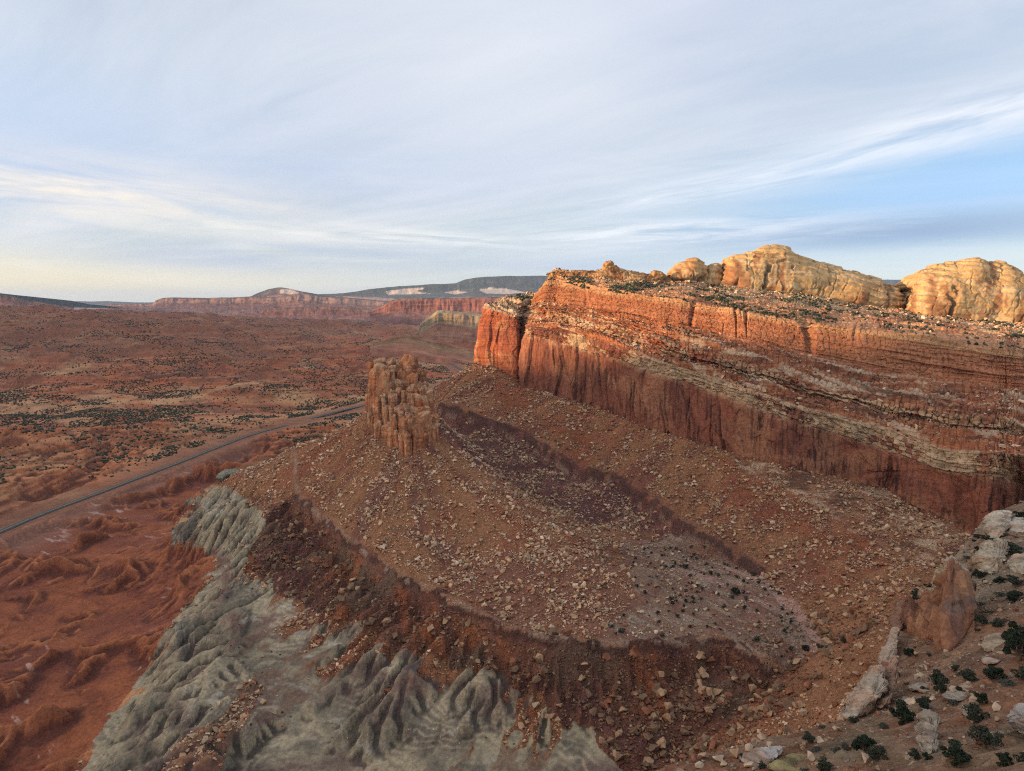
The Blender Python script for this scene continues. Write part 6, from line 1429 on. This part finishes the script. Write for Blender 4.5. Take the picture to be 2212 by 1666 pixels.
# unseen range added behind and to the left, crest shaped so its shadow covers the valley, the butte and the lower wall
Lh = np.array([-sdir.x, -sdir.y]); Lh /= np.hypot(*Lh); Ph = np.array([-Lh[1], Lh[0]]); tel = math.tan(el)
wk = np.array([-3500, 250, 480, 505, 545, 620, 690, 780, 870, 1000, 1600, 3000, 8200.]); zk = np.array([120, 112, 92, 76, 38, 12, -12, -30, -50, -10, 10, 30, 60.])
wq_ = np.linspace(-3500, 8000, 700); SD = 3000.0
crest = np.interp(wq_, wk, zk) + SHZ + SD * tel
base_ = -Lh[None] * SD + Ph[None] * wq_[:, None]
rows_ = []
for dd_, hh_ in ((-1400, -.02), (-1000, .25), (-600, .55), (-300, .8), (-100, .96), (0, 1), (60, .95), (300, .7), (700, .35), (1100, .08), (1500, -.02)):
    zz_ = -255 + (crest + 255) * hh_; jit_ = fbm(wq_, wq_ * 0 + dd_, 240, 4, 7001) * 55 * (1 - abs(hh_)) * (hh_ > 0)
    q_ = base_ - Lh[None] * (-dd_) ; rows_.append(np.column_stack([q_, zz_ + jit_]))
Gr = np.stack(rows_, 1)
rg = mesh_obj('hills', Gr.reshape(-1, 3), grid_faces(*Gr.shape[:2]), M['far'], np.broadcast_to(np.asarray((.28, .13, .08), F), Gr.shape).reshape(-1, 3))
tag(rg, 'unseen red ridge added to shade the valley', kind='structure')
# air
def box(name, lo, hi, mat):
    v = [(x, y, z) for x in (lo[0], hi[0]) for y in (lo[1], hi[1]) for z in (lo[2], hi[2])]
    f = [(0, 1, 3, 2), (4, 6, 7, 5), (0, 4, 5, 1), (2, 3, 7, 6), (0, 2, 6, 4), (1, 5, 7, 3)]
    return mesh_obj(name, np.array(v, F), np.array(f), mat, smooth=False)
if HAZE > 0:
    hm = bpy.data.materials.new('haze_air'); hm.use_nodes = True; hn = hm.node_tree; hn.nodes.clear()
    ho = hn.nodes.new('ShaderNodeOutputMaterial'); hv = hn.nodes.new('ShaderNodeVolumePrincipled')
    hv.inputs['Density'].default_value = HAZE; hv.inputs['Color'].default_value = (.50, .66, .95, 1); hv.inputs['Anisotropy'].default_value = .1
    hn.links.new(hv.outputs[0], ho.inputs['Volume'])
    hz_ = box('haze', (-47000, -3000, -420), (47000, 62000, 950), hm); tag(hz_, 'thin blue air between the view point and the far mesas', 'haze', kind='stuff')

cam = bpy.data.cameras.new('camera'); co = bpy.data.objects.new('camera', cam); col.objects.link(co)
cam.sensor_fit = 'HORIZONTAL'; cam.sensor_width = 36; cam.lens = 36 * FL / 2212.0; cam.clip_start = .5; cam.clip_end = 120000
co.location = CAMP; co.rotation_euler = (math.radians(90) - PITCH, 0, 0); scn.camera = co
for o in list(col.objects):
    if o.parent is None: o.location.z += ZC
scn.view_settings.view_transform = 'Standard'; scn.view_settings.look = 'None'; scn.view_settings.gamma = 1; scn.view_settings.use_curve_mapping = False
scn.view_settings.exposure = EXPO; log('cam', CAMP)
scn.cycles.max_bounces = 5; scn.cycles.diffuse_bounces = 2; scn.cycles.volume_bounces = 0; scn.cycles.transparent_max_bounces = 4
scn.cycles.use_denoising = DENO
scn.cycles.pixel_filter_type = 'BLACKMAN_HARRIS'; scn.cycles.filter_width = 1.15
log('done')
